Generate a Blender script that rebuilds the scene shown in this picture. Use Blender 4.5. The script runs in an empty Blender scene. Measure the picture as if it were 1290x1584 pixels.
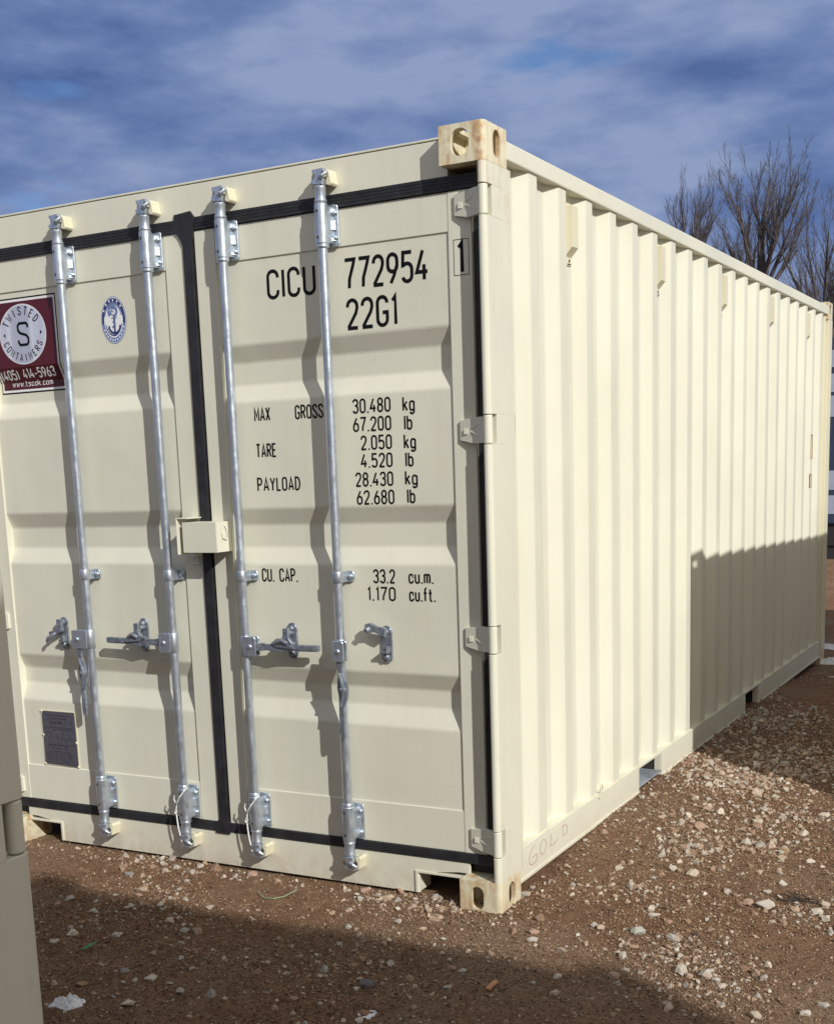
import bpy, bmesh, math, random
import numpy as np
from mathutils import Vector, Matrix, noise as mnoise

random.seed(7)
rng = np.random.default_rng(11)
scene = bpy.context.scene
COL = scene.collection

# ------------------------------------------------------------------ camera
cam_d = bpy.data.cameras.new("camera")
cam = bpy.data.objects.new("camera", cam_d)
COL.objects.link(cam)
scene.camera = cam
R_ = Vector((0.87715131, 0.47888204, -0.03574310))
U_ = Vector((-0.05510350, 0.17431193, 0.98314747))
F_ = Vector((-0.47704212, 0.86039952, -0.17928602))
m = Matrix.Identity(4)
for i in range(3):
    m[i][0] = R_[i]; m[i][1] = U_[i]; m[i][2] = -F_[i]
m.translation = Vector((1.7729666, -3.8557955, 1.5754632))
cam.matrix_world = m
cam_d.sensor_fit = 'VERTICAL'
cam_d.sensor_height = 24.0
cam_d.sensor_width = 24.0
cam_d.lens = 1931.146 / 1584 * 24.0
cam_d.shift_x = (645 - 624.48) / 1584
cam_d.shift_y = (1080.295 - 792) / 1584
cam_d.clip_start = 0.05
cam_d.clip_end = 2000

# ------------------------------------------------------------------ light
scene.view_settings.view_transform = 'Standard'
scene.view_settings.look = 'None'
scene.view_settings.exposure = 0.0
scene.view_settings.gamma = 1.0
SUN_EL = math.radians(30.4)
SUN_DIR = Vector((0.855 * math.cos(SUN_EL), -0.519 * math.cos(SUN_EL), math.sin(SUN_EL))).normalized()
sun_d = bpy.data.lights.new("sun", 'SUN')
sun_d.energy = 3.85
sun_d.angle = math.radians(0.5)
sun_d.color = (1.0, 0.985, 0.945)
sun = bpy.data.objects.new("sun", sun_d)
sun.rotation_euler = SUN_DIR.to_track_quat('Z', 'Y').to_euler()
sun.location = (20, -12, 14)
COL.objects.link(sun)

world = bpy.data.worlds.new("World")
scene.world = world
world.use_nodes = True
nt = world.node_tree
nt.nodes.clear()
def wn(t, **k):
    n = nt.nodes.new(t)
    for a, b in k.items(): setattr(n, a, b)
    return n
sky = wn('ShaderNodeTexSky', sky_type='NISHITA', sun_disc=False)
sky.sun_elevation = SUN_EL
sky.sun_rotation = math.atan2(SUN_DIR.x, SUN_DIR.y)
sky.altitude = 300; sky.air_density = 1.0; sky.dust_density = 0.6; sky.ozone_density = 2.5
tc = wn('ShaderNodeTexCoord')
sep = wn('ShaderNodeSeparateXYZ'); nt.links.new(tc.outputs['Generated'], sep.inputs[0])
cmb = wn('ShaderNodeCombineXYZ'); nt.links.new(sep.outputs[0], cmb.inputs[0]); nt.links.new(sep.outputs[1], cmb.inputs[1])
zs_ = wn('ShaderNodeMath', operation='MULTIPLY'); nt.links.new(sep.outputs[2], zs_.inputs[0]); zs_.inputs[1].default_value = 3.1; nt.links.new(zs_.outputs[0], cmb.inputs[2])
mp = wn('ShaderNodeMapping'); nt.links.new(cmb.outputs[0], mp.inputs[0])
mp.inputs['Rotation'].default_value = (math.radians(-2), 0, 0); mp.inputs['Location'].default_value = (3.1, 1.7, 0.4)
n1 = wn('ShaderNodeTexNoise'); n1.inputs['Scale'].default_value = 3.4; n1.inputs['Detail'].default_value = 8; n1.inputs['Roughness'].default_value = 0.45
n2 = wn('ShaderNodeTexNoise'); n2.inputs['Scale'].default_value = 5.0; n2.inputs['Detail'].default_value = 6; n2.inputs['Roughness'].default_value = 0.5
nt.links.new(mp.outputs[0], n1.inputs[0])
mp2 = wn('ShaderNodeMapping'); nt.links.new(mp.outputs[0], mp2.inputs[0]); mp2.inputs['Location'].default_value = (7.3, 2.1, 5)
nt.links.new(mp2.outputs[0], n2.inputs[0])
cr = wn('ShaderNodeValToRGB')      # light and dark of the cloud deck (values x10 for strength 0.1)
n3 = wn('ShaderNodeTexNoise'); n3.inputs['Scale'].default_value = 8.0; n3.inputs['Detail'].default_value = 9; n3.inputs['Roughness'].default_value = 0.56; n3.inputs['Distortion'].default_value = 0.0
nt.links.new(mp.outputs[0], n3.inputs[0])
mxn = wn('ShaderNodeMixRGB'); mxn.inputs[0].default_value = 0.56; nt.links.new(n1.outputs[0], mxn.inputs[1]); nt.links.new(n3.outputs[0], mxn.inputs[2])
nt.links.new(mxn.outputs[0], cr.inputs[0])
e = cr.color_ramp.elements
e[0].position = 0.385; e[0].color = (0.085, 0.143, 0.335, 1)
e[1].position = 0.59; e[1].color = (0.275, 0.345, 0.545, 1)
k = e.new(0.48); k.color = (0.150, 0.224, 0.435, 1)
cm = wn('ShaderNodeValToRGB')      # cloud cover
nt.links.new(n2.outputs[0], cm.inputs[0])
e = cm.color_ramp.elements
e[0].position = 0.30; e[0].color = (0.2, 0.2, 0.2, 1)
e[1].position = 0.37; e[1].color = (1, 1, 1, 1)
# cloud deck out of view towards the sun, brightened as added neutral fill
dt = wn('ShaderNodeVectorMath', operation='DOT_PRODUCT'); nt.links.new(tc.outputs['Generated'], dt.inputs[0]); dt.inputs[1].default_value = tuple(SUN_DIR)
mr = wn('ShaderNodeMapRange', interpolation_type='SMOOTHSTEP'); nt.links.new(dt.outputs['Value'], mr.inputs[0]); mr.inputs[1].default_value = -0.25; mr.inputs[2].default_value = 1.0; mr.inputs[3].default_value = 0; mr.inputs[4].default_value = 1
fill_clouds = wn('ShaderNodeMixRGB'); nt.links.new(mr.outputs[0], fill_clouds.inputs[0]); nt.links.new(cr.outputs[0], fill_clouds.inputs[1]); fill_clouds.inputs[2].default_value = (0.68, 0.65, 0.60, 1)
sc10 = wn('ShaderNodeVectorMath', operation='SCALE'); nt.links.new(fill_clouds.outputs[0], sc10.inputs[0]); sc10.inputs['Scale'].default_value = 10.0
skt = wn('ShaderNodeMixRGB', blend_type='MULTIPLY'); skt.inputs[0].default_value = 1.0
nt.links.new(sky.outputs[0], skt.inputs[1]); skt.inputs[2].default_value = (0.55, 0.75, 1.0, 1)
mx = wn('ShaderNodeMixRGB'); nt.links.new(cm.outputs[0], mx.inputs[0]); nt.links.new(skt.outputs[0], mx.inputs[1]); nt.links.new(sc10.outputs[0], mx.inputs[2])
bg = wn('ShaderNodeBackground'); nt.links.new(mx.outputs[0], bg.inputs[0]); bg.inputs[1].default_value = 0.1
wo = wn('ShaderNodeOutputWorld'); nt.links.new(bg.outputs[0], wo.inputs[0])

ZS = 1.02965          # vertical proportion measured from the photograph

# ------------------------------------------------------------------ materials
def mat(name, base=(0.8, 0.8, 0.8), rough=0.5, metal=0.0, spec=0.5):
    mt = bpy.data.materials.new(name); mt.use_nodes = True
    b = mt.node_tree.nodes['Principled BSDF']
    b.inputs['Base Color'].default_value = (*base, 1)
    b.inputs['Roughness'].default_value = rough
    b.inputs['Metallic'].default_value = metal
    b.inputs['Specular IOR Level'].default_value = spec
    return mt
class NT:
    def __init__(s, mt): s.t = mt.node_tree; s.b = s.t.nodes['Principled BSDF']
    def n(s, t, **k):
        x = s.t.nodes.new(t)
        for a, b in k.items(): setattr(x, a, b)
        return x
    def l(s, a, b): s.t.links.new(a, b)
    def coord(s, scale=(1, 1, 1), out='Object', loc=(0, 0, 0)):
        c = s.n('ShaderNodeTexCoord'); mp = s.n('ShaderNodeMapping'); s.l(c.outputs[out], mp.inputs[0])
        mp.inputs['Scale'].default_value = scale; mp.inputs['Location'].default_value = loc
        return mp.outputs[0]
    def noise(s, vec, scale, detail=4, rough=0.55, dist=0):
        x = s.n('ShaderNodeTexNoise'); s.l(vec, x.inputs[0]); x.inputs['Scale'].default_value = scale
        x.inputs['Detail'].default_value = detail; x.inputs['Roughness'].default_value = rough; x.inputs['Distortion'].default_value = dist
        return x.outputs[0]
    def ramp(s, f, stops):
        x = s.n('ShaderNodeValToRGB'); s.l(f, x.inputs[0]); e = x.color_ramp.elements
        e[0].position, e[0].color = stops[0][0], (*stops[0][1], 1)
        e[1].position, e[1].color = stops[-1][0], (*stops[-1][1], 1)
        for p, c in stops[1:-1]:
            k = e.new(p); k.color = (*c, 1)
        return x.outputs[0]
    def mix(s, f, a, b, mode='MIX'):
        x = s.n('ShaderNodeMixRGB', blend_type=mode)
        if isinstance(f, (int, float)): x.inputs[0].default_value = f
        else: s.l(f, x.inputs[0])
        for i, v in ((1, a), (2, b)):
            if isinstance(v, tuple): x.inputs[i].default_value = (*v, 1)
            else: s.l(v, x.inputs[i])
        return x.outputs[0]
    def math(s, op, a, b=0.0, clamp=False):
        x = s.n('ShaderNodeMath', operation=op, use_clamp=clamp)
        for i, v in ((0, a), (1, b)):
            if isinstance(v, (int, float)): x.inputs[i].default_value = v
            else: s.l(v, x.inputs[i])
        return x.outputs[0]
    def bump(s, h, dist, strength=1.0, prev=None):
        x = s.n('ShaderNodeBump'); s.l(h, x.inputs['Height']); x.inputs['Distance'].default_value = dist; x.inputs['Strength'].default_value = strength
        if prev: s.l(prev, x.inputs['Normal'])
        return x.outputs[0]

CREAM = (0.700, 0.684, 0.562)
def cream_mat(name, rust=0.0, tint=CREAM, dent=0.0, rust_top=None):
    mt = mat(name, tint, 0.42); N = NT(mt)
    v = N.coord()
    big = N.noise(v, 1.3, 3); fine = N.noise(v, 40, 4)
    c = N.ramp(big, [(0.3, tuple(x * 0.955 for x in tint)), (0.7, tuple(min(1, x * 1.03) for x in tint))])
    st = N.noise(N.coord((26, 26, 1.6)), 1.0, 4)                # faint run-off streaks
    stm = N.ramp(st, [(0.50, (0, 0, 0)), (0.8, (0.22, 0.22, 0.22))])
    c = N.mix(stm, c, tuple(x * y for x, y in zip(tint, (0.86, 0.81, 0.70))))
    sp = N.noise(v, 75, 2)                                       # tiny chips and specks
    spm = N.ramp(sp, [(0.765, (0, 0, 0)), (0.79, (0.55, 0.55, 0.55))])
    c = N.mix(spm, c, (0.30, 0.24, 0.16))
    if rust_top is not None:                                     # grey-green grime where it is handled
        gr = N.noise(N.coord((1, 1, .45), loc=(2, 7, 1)), 13, 5, .62)
        c = N.mix(N.ramp(gr, [(.62, (0, 0, 0)), (.76, (.30, .30, .30))]), c, (.36, .36, .26))
    if rust > 0:
        s1 = N.noise(N.coord((30, 30, 3.2), loc=(3, 1, 0)), 1.0, 5, 0.6)
        s2 = N.noise(v, 17, 4, 0.6)
        mm = N.math('MULTIPLY', N.ramp(s1, [(0.42, (0, 0, 0)), (0.57, (1, 1, 1))]), N.ramp(s2, [(0.38, (0, 0, 0)), (0.56, (1, 1, 1))]))
        if rust_top is not None:
            se = N.n('ShaderNodeSeparateXYZ'); N.l(v, se.inputs[0])
            za = N.n('ShaderNodeMapRange'); N.l(se.outputs[2], za.inputs[0]); za.inputs[1].default_value = rust_top[0]; za.inputs[2].default_value = rust_top[1]; za.inputs[3].default_value = 0; za.inputs[4].default_value = 1
            zb = N.n('ShaderNodeMapRange'); N.l(se.outputs[2], zb.inputs[0]); zb.inputs[1].default_value = 0.42; zb.inputs[2].default_value = 0.1; zb.inputs[3].default_value = 0; zb.inputs[4].default_value = 1
            mm = N.math('MULTIPLY', mm, N.math('MAXIMUM', za.outputs[0], zb.outputs[0]))
        mm = N.math('MULTIPLY', mm, rust)
        c = N.mix(mm, c, N.ramp(fine, [(0.35, (0.33, 0.145, 0.045)), (0.65, (0.60, 0.38, 0.17))]))
    sz_ = N.n('ShaderNodeSeparateXYZ'); N.l(v, sz_.inputs[0])
    dm = N.n('ShaderNodeMapRange'); N.l(sz_.outputs[2], dm.inputs[0]); dm.inputs[1].default_value = .17; dm.inputs[2].default_value = .02; dm.inputs[3].default_value = 0; dm.inputs[4].default_value = .42
    dn = N.ramp(N.noise(v, 22, 6, .7), [(.36, (.1, .1, .1)), (.66, (1, 1, 1))])
    c = N.mix(N.math('MULTIPLY', dm.outputs[0], dn), c, (.42, .28, .17))
    N.l(c, N.b.inputs['Base Color'])
    rr = N.ramp(big, [(0.3, (0.36, 0.36, 0.36)), (0.7, (0.52, 0.52, 0.52))]); N.l(rr, N.b.inputs['Roughness'])
    bp = N.bump(fine, 0.0004, 0.5)
    if dent > 0:
        bp = N.bump(N.noise(v, 2.6, 2, 0.4), dent, 1.0, bp)
    N.l(bp, N.b.inputs['Normal'])
    return mt
M = {}
M['cream'] = cream_mat('cream_paint', dent=0.006)
M['panel'] = cream_mat('cream_panel_paint', dent=0.010)
M['post'] = cream_mat('cream_post_paint', rust=0.22, dent=0.003, rust_top=(2.0, 2.55))
M['casting'] = cream_mat('rusty_cream_casting', rust=.78, tint=(0.72, 0.675, 0.49))
M['pale_cream'] = cream_mat('pale_yellow_paint', tint=(0.70, 0.655, 0.48))

def steel_mat():
    mt = mat('galvanised_steel', (0.52, 0.55, 0.60), 0.42, 0.85); N = NT(mt)
    v = N.coord()
    a = N.noise(N.coord((60, 60, 18)), 1, 4, 0.65)
    c = N.ramp(a, [(0.30, (0.46, 0.51, 0.58)), (0.5, (0.56, 0.62, 0.69)), (0.74, (0.70, 0.75, 0.80))])
    N.l(c, N.b.inputs['Base Color'])
    N.l(N.ramp(N.noise(v, 30, 4), [(0.3, (0.28,) * 3), (0.7, (0.46,) * 3)]), N.b.inputs['Roughness'])
    N.l(N.bump(N.noise(v, 160, 3), 0.0006, 0.6), N.b.inputs['Normal'])
    return mt
M['steel'] = steel_mat(); M['cast'] = None
def cast_steel():
    mt = mat('worn_cast_steel', (.27, .30, .35), .45, .6); N = NT(mt); v = N.coord(); f = N.noise(v, 55, 5, .6)
    N.l(N.ramp(f, [(.3, (.15, .17, .21)), (.52, (.27, .30, .35)), (.75, (.46, .49, .53))]), N.b.inputs['Base Color']); N.l(N.bump(f, .0012, .7), N.b.inputs['Normal'])
    return mt
def simple(name, base, rough=0.6, metal=0, var=0.18, scale=30, bump=0.0005):
    mt = mat(name, base, rough, metal); N = NT(mt); v = N.coord()
    f = N.noise(v, scale, 5, 0.6)
    N.l(N.ramp(f, [(0.3, tuple(x * (1 - var) for x in base)), (0.7, tuple(min(1, x * (1 + var)) for x in base))]), N.b.inputs['Base Color'])
    if bump: N.l(N.bump(f, bump, 0.7), N.b.inputs['Normal'])
    return mt
M['cast'] = cast_steel()
M['rubber'] = simple('black_rubber_seal', (0.018, 0.018, 0.021), 0.55, var=0.5, scale=18)
M['dark'] = simple('dark_underside_and_gaps', (0.035, 0.033, 0.03), 0.8)  # also paints in the shade of narrow gaps and holes
M['ink'] = simple('black_vinyl', (0.006, 0.006, 0.008), 0.6, bump=0)
M['ink'].node_tree.nodes['Principled BSDF'].inputs['Specular IOR Level'].default_value = .15
M['maroon'] = simple('maroon_vinyl', (0.080, 0.008, 0.014), 0.35, var=0.12, scale=6, bump=0)
M['white'] = simple('white_vinyl', (0.80, 0.80, 0.80), 0.4, var=0.03, bump=0)
def brushed():
    mt = mat('brushed_silver_vinyl', (0.6, 0.62, 0.68), 0.45, 0.3); N = NT(mt)
    f = N.noise(N.coord((9, 9, 0.4)), 1.0, 3)
    N.l(N.ramp(f, [(0.35, (0.50, 0.53, 0.64)), (0.5, (0.74, 0.77, 0.86)), (0.62, (0.60, 0.63, 0.74)), (0.75, (0.84, 0.86, 0.92))]), N.b.inputs['Base Color'])
    return mt
M['silver'] = brushed()
M['navy'] = simple('navy_vinyl', (0.030, 0.045, 0.165), 0.4, bump=0)
M['skyblue'] = simple('soft_blue_vinyl', (0.16, 0.22, 0.42), 0.4, bump=0)
M['plate'] = simple('dark_anodised_plate', (0.115, 0.112, 0.135), 0.45, 0.3, var=0.25, scale=60)
M['plate_line'] = simple('plate_engraving', (0.045, 0.043, 0.055), 0.6, bump=0)
M['cord'] = simple('white_cord', (0.72, 0.72, 0.70), 0.7)
M['marker'] = simple('faded_red_marker', (0.50, 0.27, 0.20), 0.7, bump=0)
M['brownline'] = simple('brown_sealant', (0.30, 0.19, 0.08), 0.7, bump=0)
M['plywood'] = simple('grey_pocket_steel', (0.30, 0.33, 0.37), 0.6, 0.1, var=.55, scale=7)
M['pencil'] = simple('scuff_grey', (0.42, 0.42, 0.38), 0.7, bump=0)

# ------------------------------------------------------------------ mesh helper
class MB:
    def __init__(s): s.v = []; s.f = []; s.m = []; s.sm = []
    def add(s, vs, fs, mi=0, smooth=False):
        o = len(s.v); s.v += [tuple(x) for x in vs]
        for f in fs: s.f.append([i + o for i in f]); s.m.append(mi); s.sm.append(smooth)
    def box(s, x0, x1, y0, y1, z0, z1, mi=0):
        if x0 > x1: x0, x1 = x1, x0
        if y0 > y1: y0, y1 = y1, y0
        if z0 > z1: z0, z1 = z1, z0
        s.add([(x0, y0, z0), (x1, y0, z0), (x1, y1, z0), (x0, y1, z0), (x0, y0, z1), (x1, y0, z1), (x1, y1, z1), (x0, y1, z1)],
              [(0, 3, 2, 1), (4, 5, 6, 7), (0, 1, 5, 4), (1, 2, 6, 5), (2, 3, 7, 6), (3, 0, 4, 7)], mi)
    def prism(s, poly, a, b, axis='z', mi=0, smooth=False):
        # poly: 2D points; axis z -> (x,y), y -> (x,z), x -> (y,z)
        def P(p, t):
            return (p[0], p[1], t) if axis == 'z' else ((p[0], t, p[1]) if axis == 'y' else (t, p[0], p[1]))
        n = len(poly)
        s.add([P(p, a) for p in poly] + [P(p, b) for p in poly],
              [tuple(range(n))[::-1], tuple(range(n, 2 * n))], mi)
        s.add([P(p, a) for p in poly] + [P(p, b) for p in poly],
              [(i, (i + 1) % n, n + (i + 1) % n, n + i) for i in range(n)], mi, smooth)
    def lathe(s, c, prof, n=20, axis='z', mi=0, caps=True):
        # prof: list of (t, r) along axis
        vs = []
        for t, r in prof:
            for k in range(n):
                a = 2 * math.pi * k / n; u, w = r * math.cos(a), r * math.sin(a)
                vs.append((c[0] + u, c[1] + w, t) if axis == 'z' else ((c[0] + u, t, c[2] + w) if axis == 'y' else (t, c[1] + u, c[2] + w)))
        fs = []
        for j in range(len(prof) - 1):
            for k in range(n): fs.append((j * n + k, j * n + (k + 1) % n, (j + 1) * n + (k + 1) % n, (j + 1) * n + k))
        s.add(vs, fs, mi, True)
        if caps:
            o = (len(prof) - 1) * n
            s.add(vs[:n], [tuple(range(n))[::-1]], mi); s.add(vs[o:o + n], [tuple(range(n))], mi)
    def tube(s, pts, r, n=8, mi=0, closed=False):
        pts = [Vector(p) for p in pts]; vs = []; N = len(pts)
        rs = r if isinstance(r, (list, tuple)) else [r] * N
        up = Vector((0.13, 0.21, 0.97))
        for i, p in enumerate(pts):
            d = (pts[(i + 1) % N] - pts[i - 1]) if closed else (pts[min(i + 1, N - 1)] - pts[max(i - 1, 0)])
            d.normalize(); a = d.cross(up)
            if a.length < 1e-3: a = d.cross(Vector((1, 0, 0)))
            a.normalize(); b = d.cross(a)
            for k in range(n):
                t = 2 * math.pi * k / n; vs.append(p + (a * math.cos(t) + b * math.sin(t)) * rs[i])
        fs = []
        for i in range(N if closed else N - 1):
            j = (i + 1) % N
            for k in range(n): fs.append((i * n + k, i * n + (k + 1) % n, j * n + (k + 1) % n, j * n + k))
        if not closed: fs += [tuple(range(n))[::-1], tuple(range((N - 1) * n, N * n))]
        s.add(vs, fs, mi, True)
    def build(s, name, mats, parent=None, bevel=0.0, seg=2, zs=True, ang=35):
        me = bpy.data.meshes.new(name)
        k = ZS if zs else 1.0
        me.from_pydata([(x, y, z * k) for x, y, z in s.v], [], s.f)
        if not isinstance(mats, (list, tuple)): mats = [mats]
        for q in mats: me.materials.append(q)
        me.polygons.foreach_set('material_index', s.m)
        me.polygons.foreach_set('use_smooth', s.sm)
        bm = bmesh.new(); bm.from_mesh(me)
        bmesh.ops.remove_doubles(bm, verts=bm.verts, dist=1e-5)
        bmesh.ops.recalc_face_normals(bm, faces=bm.faces)
        for e_ in bm.edges:
            if len(e_.link_faces) == 2 and e_.calc_face_angle(0) > .55: e_.smooth = False
        bm.to_mesh(me); bm.free()
        o = bpy.data.objects.new(name, me); COL.objects.link(o)
        if parent: o.parent = parent
        if bevel > 0:
            b = o.modifiers.new('bevel', 'BEVEL'); b.width = bevel; b.segments = seg; b.limit_method = 'ANGLE'; b.angle_limit = math.radians(ang); b.harden_normals = False
        return o
def tagit(o, label=None, cat=None, group=None, kind=None):
    if label: o['label'] = label
    if cat: o['category'] = cat
    if group: o['group'] = group
    if kind: o['kind'] = kind
def empty(name, loc=(0, 0, 0), rz=0):
    o = bpy.data.objects.new(name, None); COL.objects.link(o); o.location = loc; o.rotation_euler = (0, 0, rz); o.empty_display_size = 0.3
    return o

# ------------------------------------------------------------------ stroke lettering
def arc(cx, cy, rx, ry, a0, a1, n=9):
    return [(cx + rx * math.cos(math.radians(a0 + (a1 - a0) * i / (n - 1))), cy + ry * math.sin(math.radians(a0 + (a1 - a0) * i / (n - 1)))) for i in range(n)]
def glyph(c):
    W = 0.42; r = W / 2
    G = {
     '0': (W, [arc(r, 1 - r, r, r, 0, 180) + arc(r, r, r, r, 180, 360) + ['c']]),
     'O': (W, [arc(r, 1 - r, r, r, 0, 180) + arc(r, r, r, r, 180, 360) + ['c']]),
     'C': (W, [[(W, .74)] + arc(r, 1 - r, r, r, 0, 180) + arc(r, r, r, r, 180, 360) + [(W, .27)]]),
     'G': (W, [[(W, .78)] + arc(r, 1 - r, r, r, 0, 180) + arc(r, r, r, r, 180, 360) + [(W, .45), (r * 1.05, .45)]]),
     'I': (0.0, [[(0, 0), (0, 1)]]),
     '1': (0.13, [[(0, .83), (.12, .99), (.12, 0)]]),
     'U': (W, [[(0, 1)] + arc(r, r, r, r, 180, 360) + [(W, 1)]]),
     '2': (W, [[(0, .76)] + arc(r, 1 - r, r, r, 180, 0) + [(W, .70), (W * .85, .52), (0.01, .02)], [(-.02, 0), (W + .01, 0)]]),
     '3': (W, [[(0, .80)] + arc(r, 1 - r, r, r, 170, 0) + arc(r * 1.0, .72, r, .17, -5, -90, 5), [(r * .8, .55)] + arc(r, .35, r, .20, 90, 0, 5) + arc(r, r, r, r, 0, -170)]),
     '4': (W, [[(W * .62, 1), (-.02, .27), (W + .04, .27)], [(W * .74, .52), (W * .74, 0)]]),
     '5': (W, [[(W, 1), (.04, 1), (.02, .56)] + arc(r, .62 - r, r, r, 130, 0, 7) + arc(r, r, r, r, 0, -165)]),
     '6': (W, [[(W * .72, 1), (W * .35, .74), (.01, .38)] + arc(r, r, r, r, 180, 360), arc(r, .40 - .02, r, r * .95, 180, 0) + [(W, r)]]),
     '7': (W, [[(-.02, 1), (W, 1), (W * .86, .80), (W * .42, .32), (W * .36, 0)]]),
     '8': (W, [arc(r, .76, r * .92, .24, 0, 360, 21)[:-1] + ['c'], arc(r, .27, r, .27, 0, 360, 21)[:-1] + ['c']]),
     '9': (W, [[(W * .28, 0), (W * .65, .26), (W * .99, .62)] + arc(r, 1 - r, r, r, 0, 180) + [(0, .59)], arc(r, .60, r, r * .95, 180, 360) + [(W, 1 - r)]]),
     'M': (.50, [[(0, 0), (0, 1), (.25, .30), (.50, 1), (.50, 0)]]),
     'A': (.46, [[(0, 0), (.23, 1), (.46, 0)], [(.08, .28), (.38, .28)]]),
     'X': (.42, [[(0, 0), (.42, 1)], [(0, 1), (.42, 0)]]),
     'R': (W, [[(0, 0), (0, 1), (r, 1)] + arc(r, .76, r, .24, 80, -80) + [(0, .51)], [(r, .5), (W, 0)]]),
     'S': (W, [[(W, .76)] + arc(r, 1 - r, r, r, 10, 180) + [(.02, .70), (W * .95, .33)] + arc(r, r, r, r, 0, -180) + [(0, .26)]]),
     'T': (.42, [[(-.01, 1), (.43, 1)], [(.21, 1), (.21, 0)]]),
     'E': (.38, [[(.38, 1), (0, 1), (0, 0), (.38, 0)], [(0, .52), (.32, .52)]]),
     'P': (W, [[(0, 0), (0, 1), (r, 1)] + arc(r, .74, r, .26, 80, -80) + [(0, .47)]]),
     'Y': (.44, [[(0, 1), (.22, .48), (.44, 1)], [(.22, .48), (.22, 0)]]),
     'L': (.34, [[(0, 1), (0, 0), (.36, 0)]]),
     'D': (W, [[(0, 0), (0, 1), (.16, 1)] + arc(.16, .5, W - .16, .5, 85, -85, 11) + [(.16, 0), (0, 0)]]),
     'N': (.44, [[(0, 0), (0, 1), (.44, 0), (.44, 1)]]),
     'W': (.60, [[(0, 1), (.15, 0), (.30, .8), (.45, 0), (.60, 1)]]),
     '.': (.04, [[(.02, -.06), (.02, .06)]]),
     'k': (.36, [[(0, 0), (0, 1)], [(.34, .66), (.02, .30)], [(.12, .42), (.36, 0)]]),
     'g': (.38, [arc(.19, .48, .19, .19, 0, 180) + arc(.19, .19, .19, .19, 180, 360) + ['c'], [(.38, .66), (.38, -.08)] + arc(.19, -.08, .19, .17, 0, -160)]),
     'l': (0.0, [[(0, 0), (0, 1)]]),
     'b': (.38, [[(0, 0), (0, 1)], arc(.19, .48, .19, .19, 180, 0) + arc(.19, .19, .19, .19, 0, -180)]),
     'c': (.36, [[(.36, .5)] + arc(.18, .49, .18, .18, 0, 180) + arc(.18, .18, .18, .18, 180, 360) + [(.36, .19)]]),
     'u': (.36, [[(0, .68)] + arc(.18, .18, .18, .18, 180, 360), [(.36, .68), (.36, 0)]]),
     'm': (.52, [[(0, 0), (0, .68)], arc(.13, .53, .13, .14, 180, 0, 7) + [(.26, 0)], arc(.39, .53, .13, .14, 180, 0, 7) + [(.52, 0)]]),
     'f': (.30, [[(.10, 0), (.10, .85)] + arc(.24, .85, .14, .15, 180, 80, 6), [(-.04, .62), (.26, .62)]]),
     't': (.26, [[(.08, .92), (.08, .12), (.14, 0), (.26, 0)], [(-.06, .62), (.24, .62)]]),
     'o': (.38, [arc(.19, .48, .19, .19, 0, 180) + arc(.19, .19, .19, .19, 180, 360) + ['c']]),
     'w': (.50, [[(0, .68), (.12, 0), (.25, .60), (.38, 0), (.50, .68)]]),
     's': (.34, [[(.34, .54)] + arc(.17, .52, .17, .15, 20, 180, 6) + [(.33, .24)] + arc(.17, .15, .17, .15, 0, -170, 6)]),
     '(': (.14, [arc(.30, .45, .26, .68, 135, 225, 7)]),
     ')': (.14, [arc(-.14, .45, .26, .68, 45, -45, 7)]),
     '-': (.26, [[(0, .42), (.26, .42)]]),
     ' ': (.30, []),
    }
    return G[c]
def stroke_poly(pts, t, closed):
    P = [Vector(p) for p in pts]
    Q = [P[0]]
    for p in P[1:]:
        if (p - Q[-1]).length > 1e-4: Q.append(p)
    if closed and (Q[0] - Q[-1]).length < 1e-4: Q.pop()
    P = Q; n = len(P); L = []; Rr = []
    for i in range(n):
        a = P[i] - P[i - 1] if (closed or i > 0) else P[1] - P[0]
        b = P[(i + 1) % n] - P[i] if (closed or i < n - 1) else P[-1] - P[-2]
        a = a.normalized(); b = b.normalized()
        na = Vector((-a.y, a.x)); nb = Vector((-b.y, b.x)); mm = na + nb
        if mm.length < 1e-4: mm = na.copy()
        mm.normalize(); kk = 1 / max(0.45, mm.dot(na))
        L.append(P[i] + mm * t / 2 * kk); Rr.append(P[i] - mm * t / 2 * kk)
    return L, Rr
def stroke_text(mb, text, put, h, t=0.13, gap=0.20, mi=0, width=None, adv=None):
    """put(u, v, k) -> 3D point: u along the line in metres, v height in metres, k a tiny layer number."""
    tot = 0; cells = []
    for ch in text:
        w, st = glyph(ch)
        cells.append((tot, st)); tot += w + gap + (t * .3 if w else t * .3)
    tot -= gap
    sx = (width / (tot * h)) if width else 1.0
    for x0, st in cells:
        for li, s_ in enumerate(st):
            closed = s_[-1] == 'c'; pts = s_[:-1] if closed else s_
            pts = [((x0 + p[0]) * sx, p[1]) for p in pts]
            L, Rr = stroke_poly(pts, t, closed)
            n = len(L); vs = [put(p.x * h, p.y * h, li) for p in L] + [put(p.x * h, p.y * h, li) for p in Rr]
            fs = [(i, (i + 1) % n, n + (i + 1) % n, n + i) for i in range(n if closed else n - 1)]
            mb.add(vs, fs, mi)
    return tot * h * sx

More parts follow.
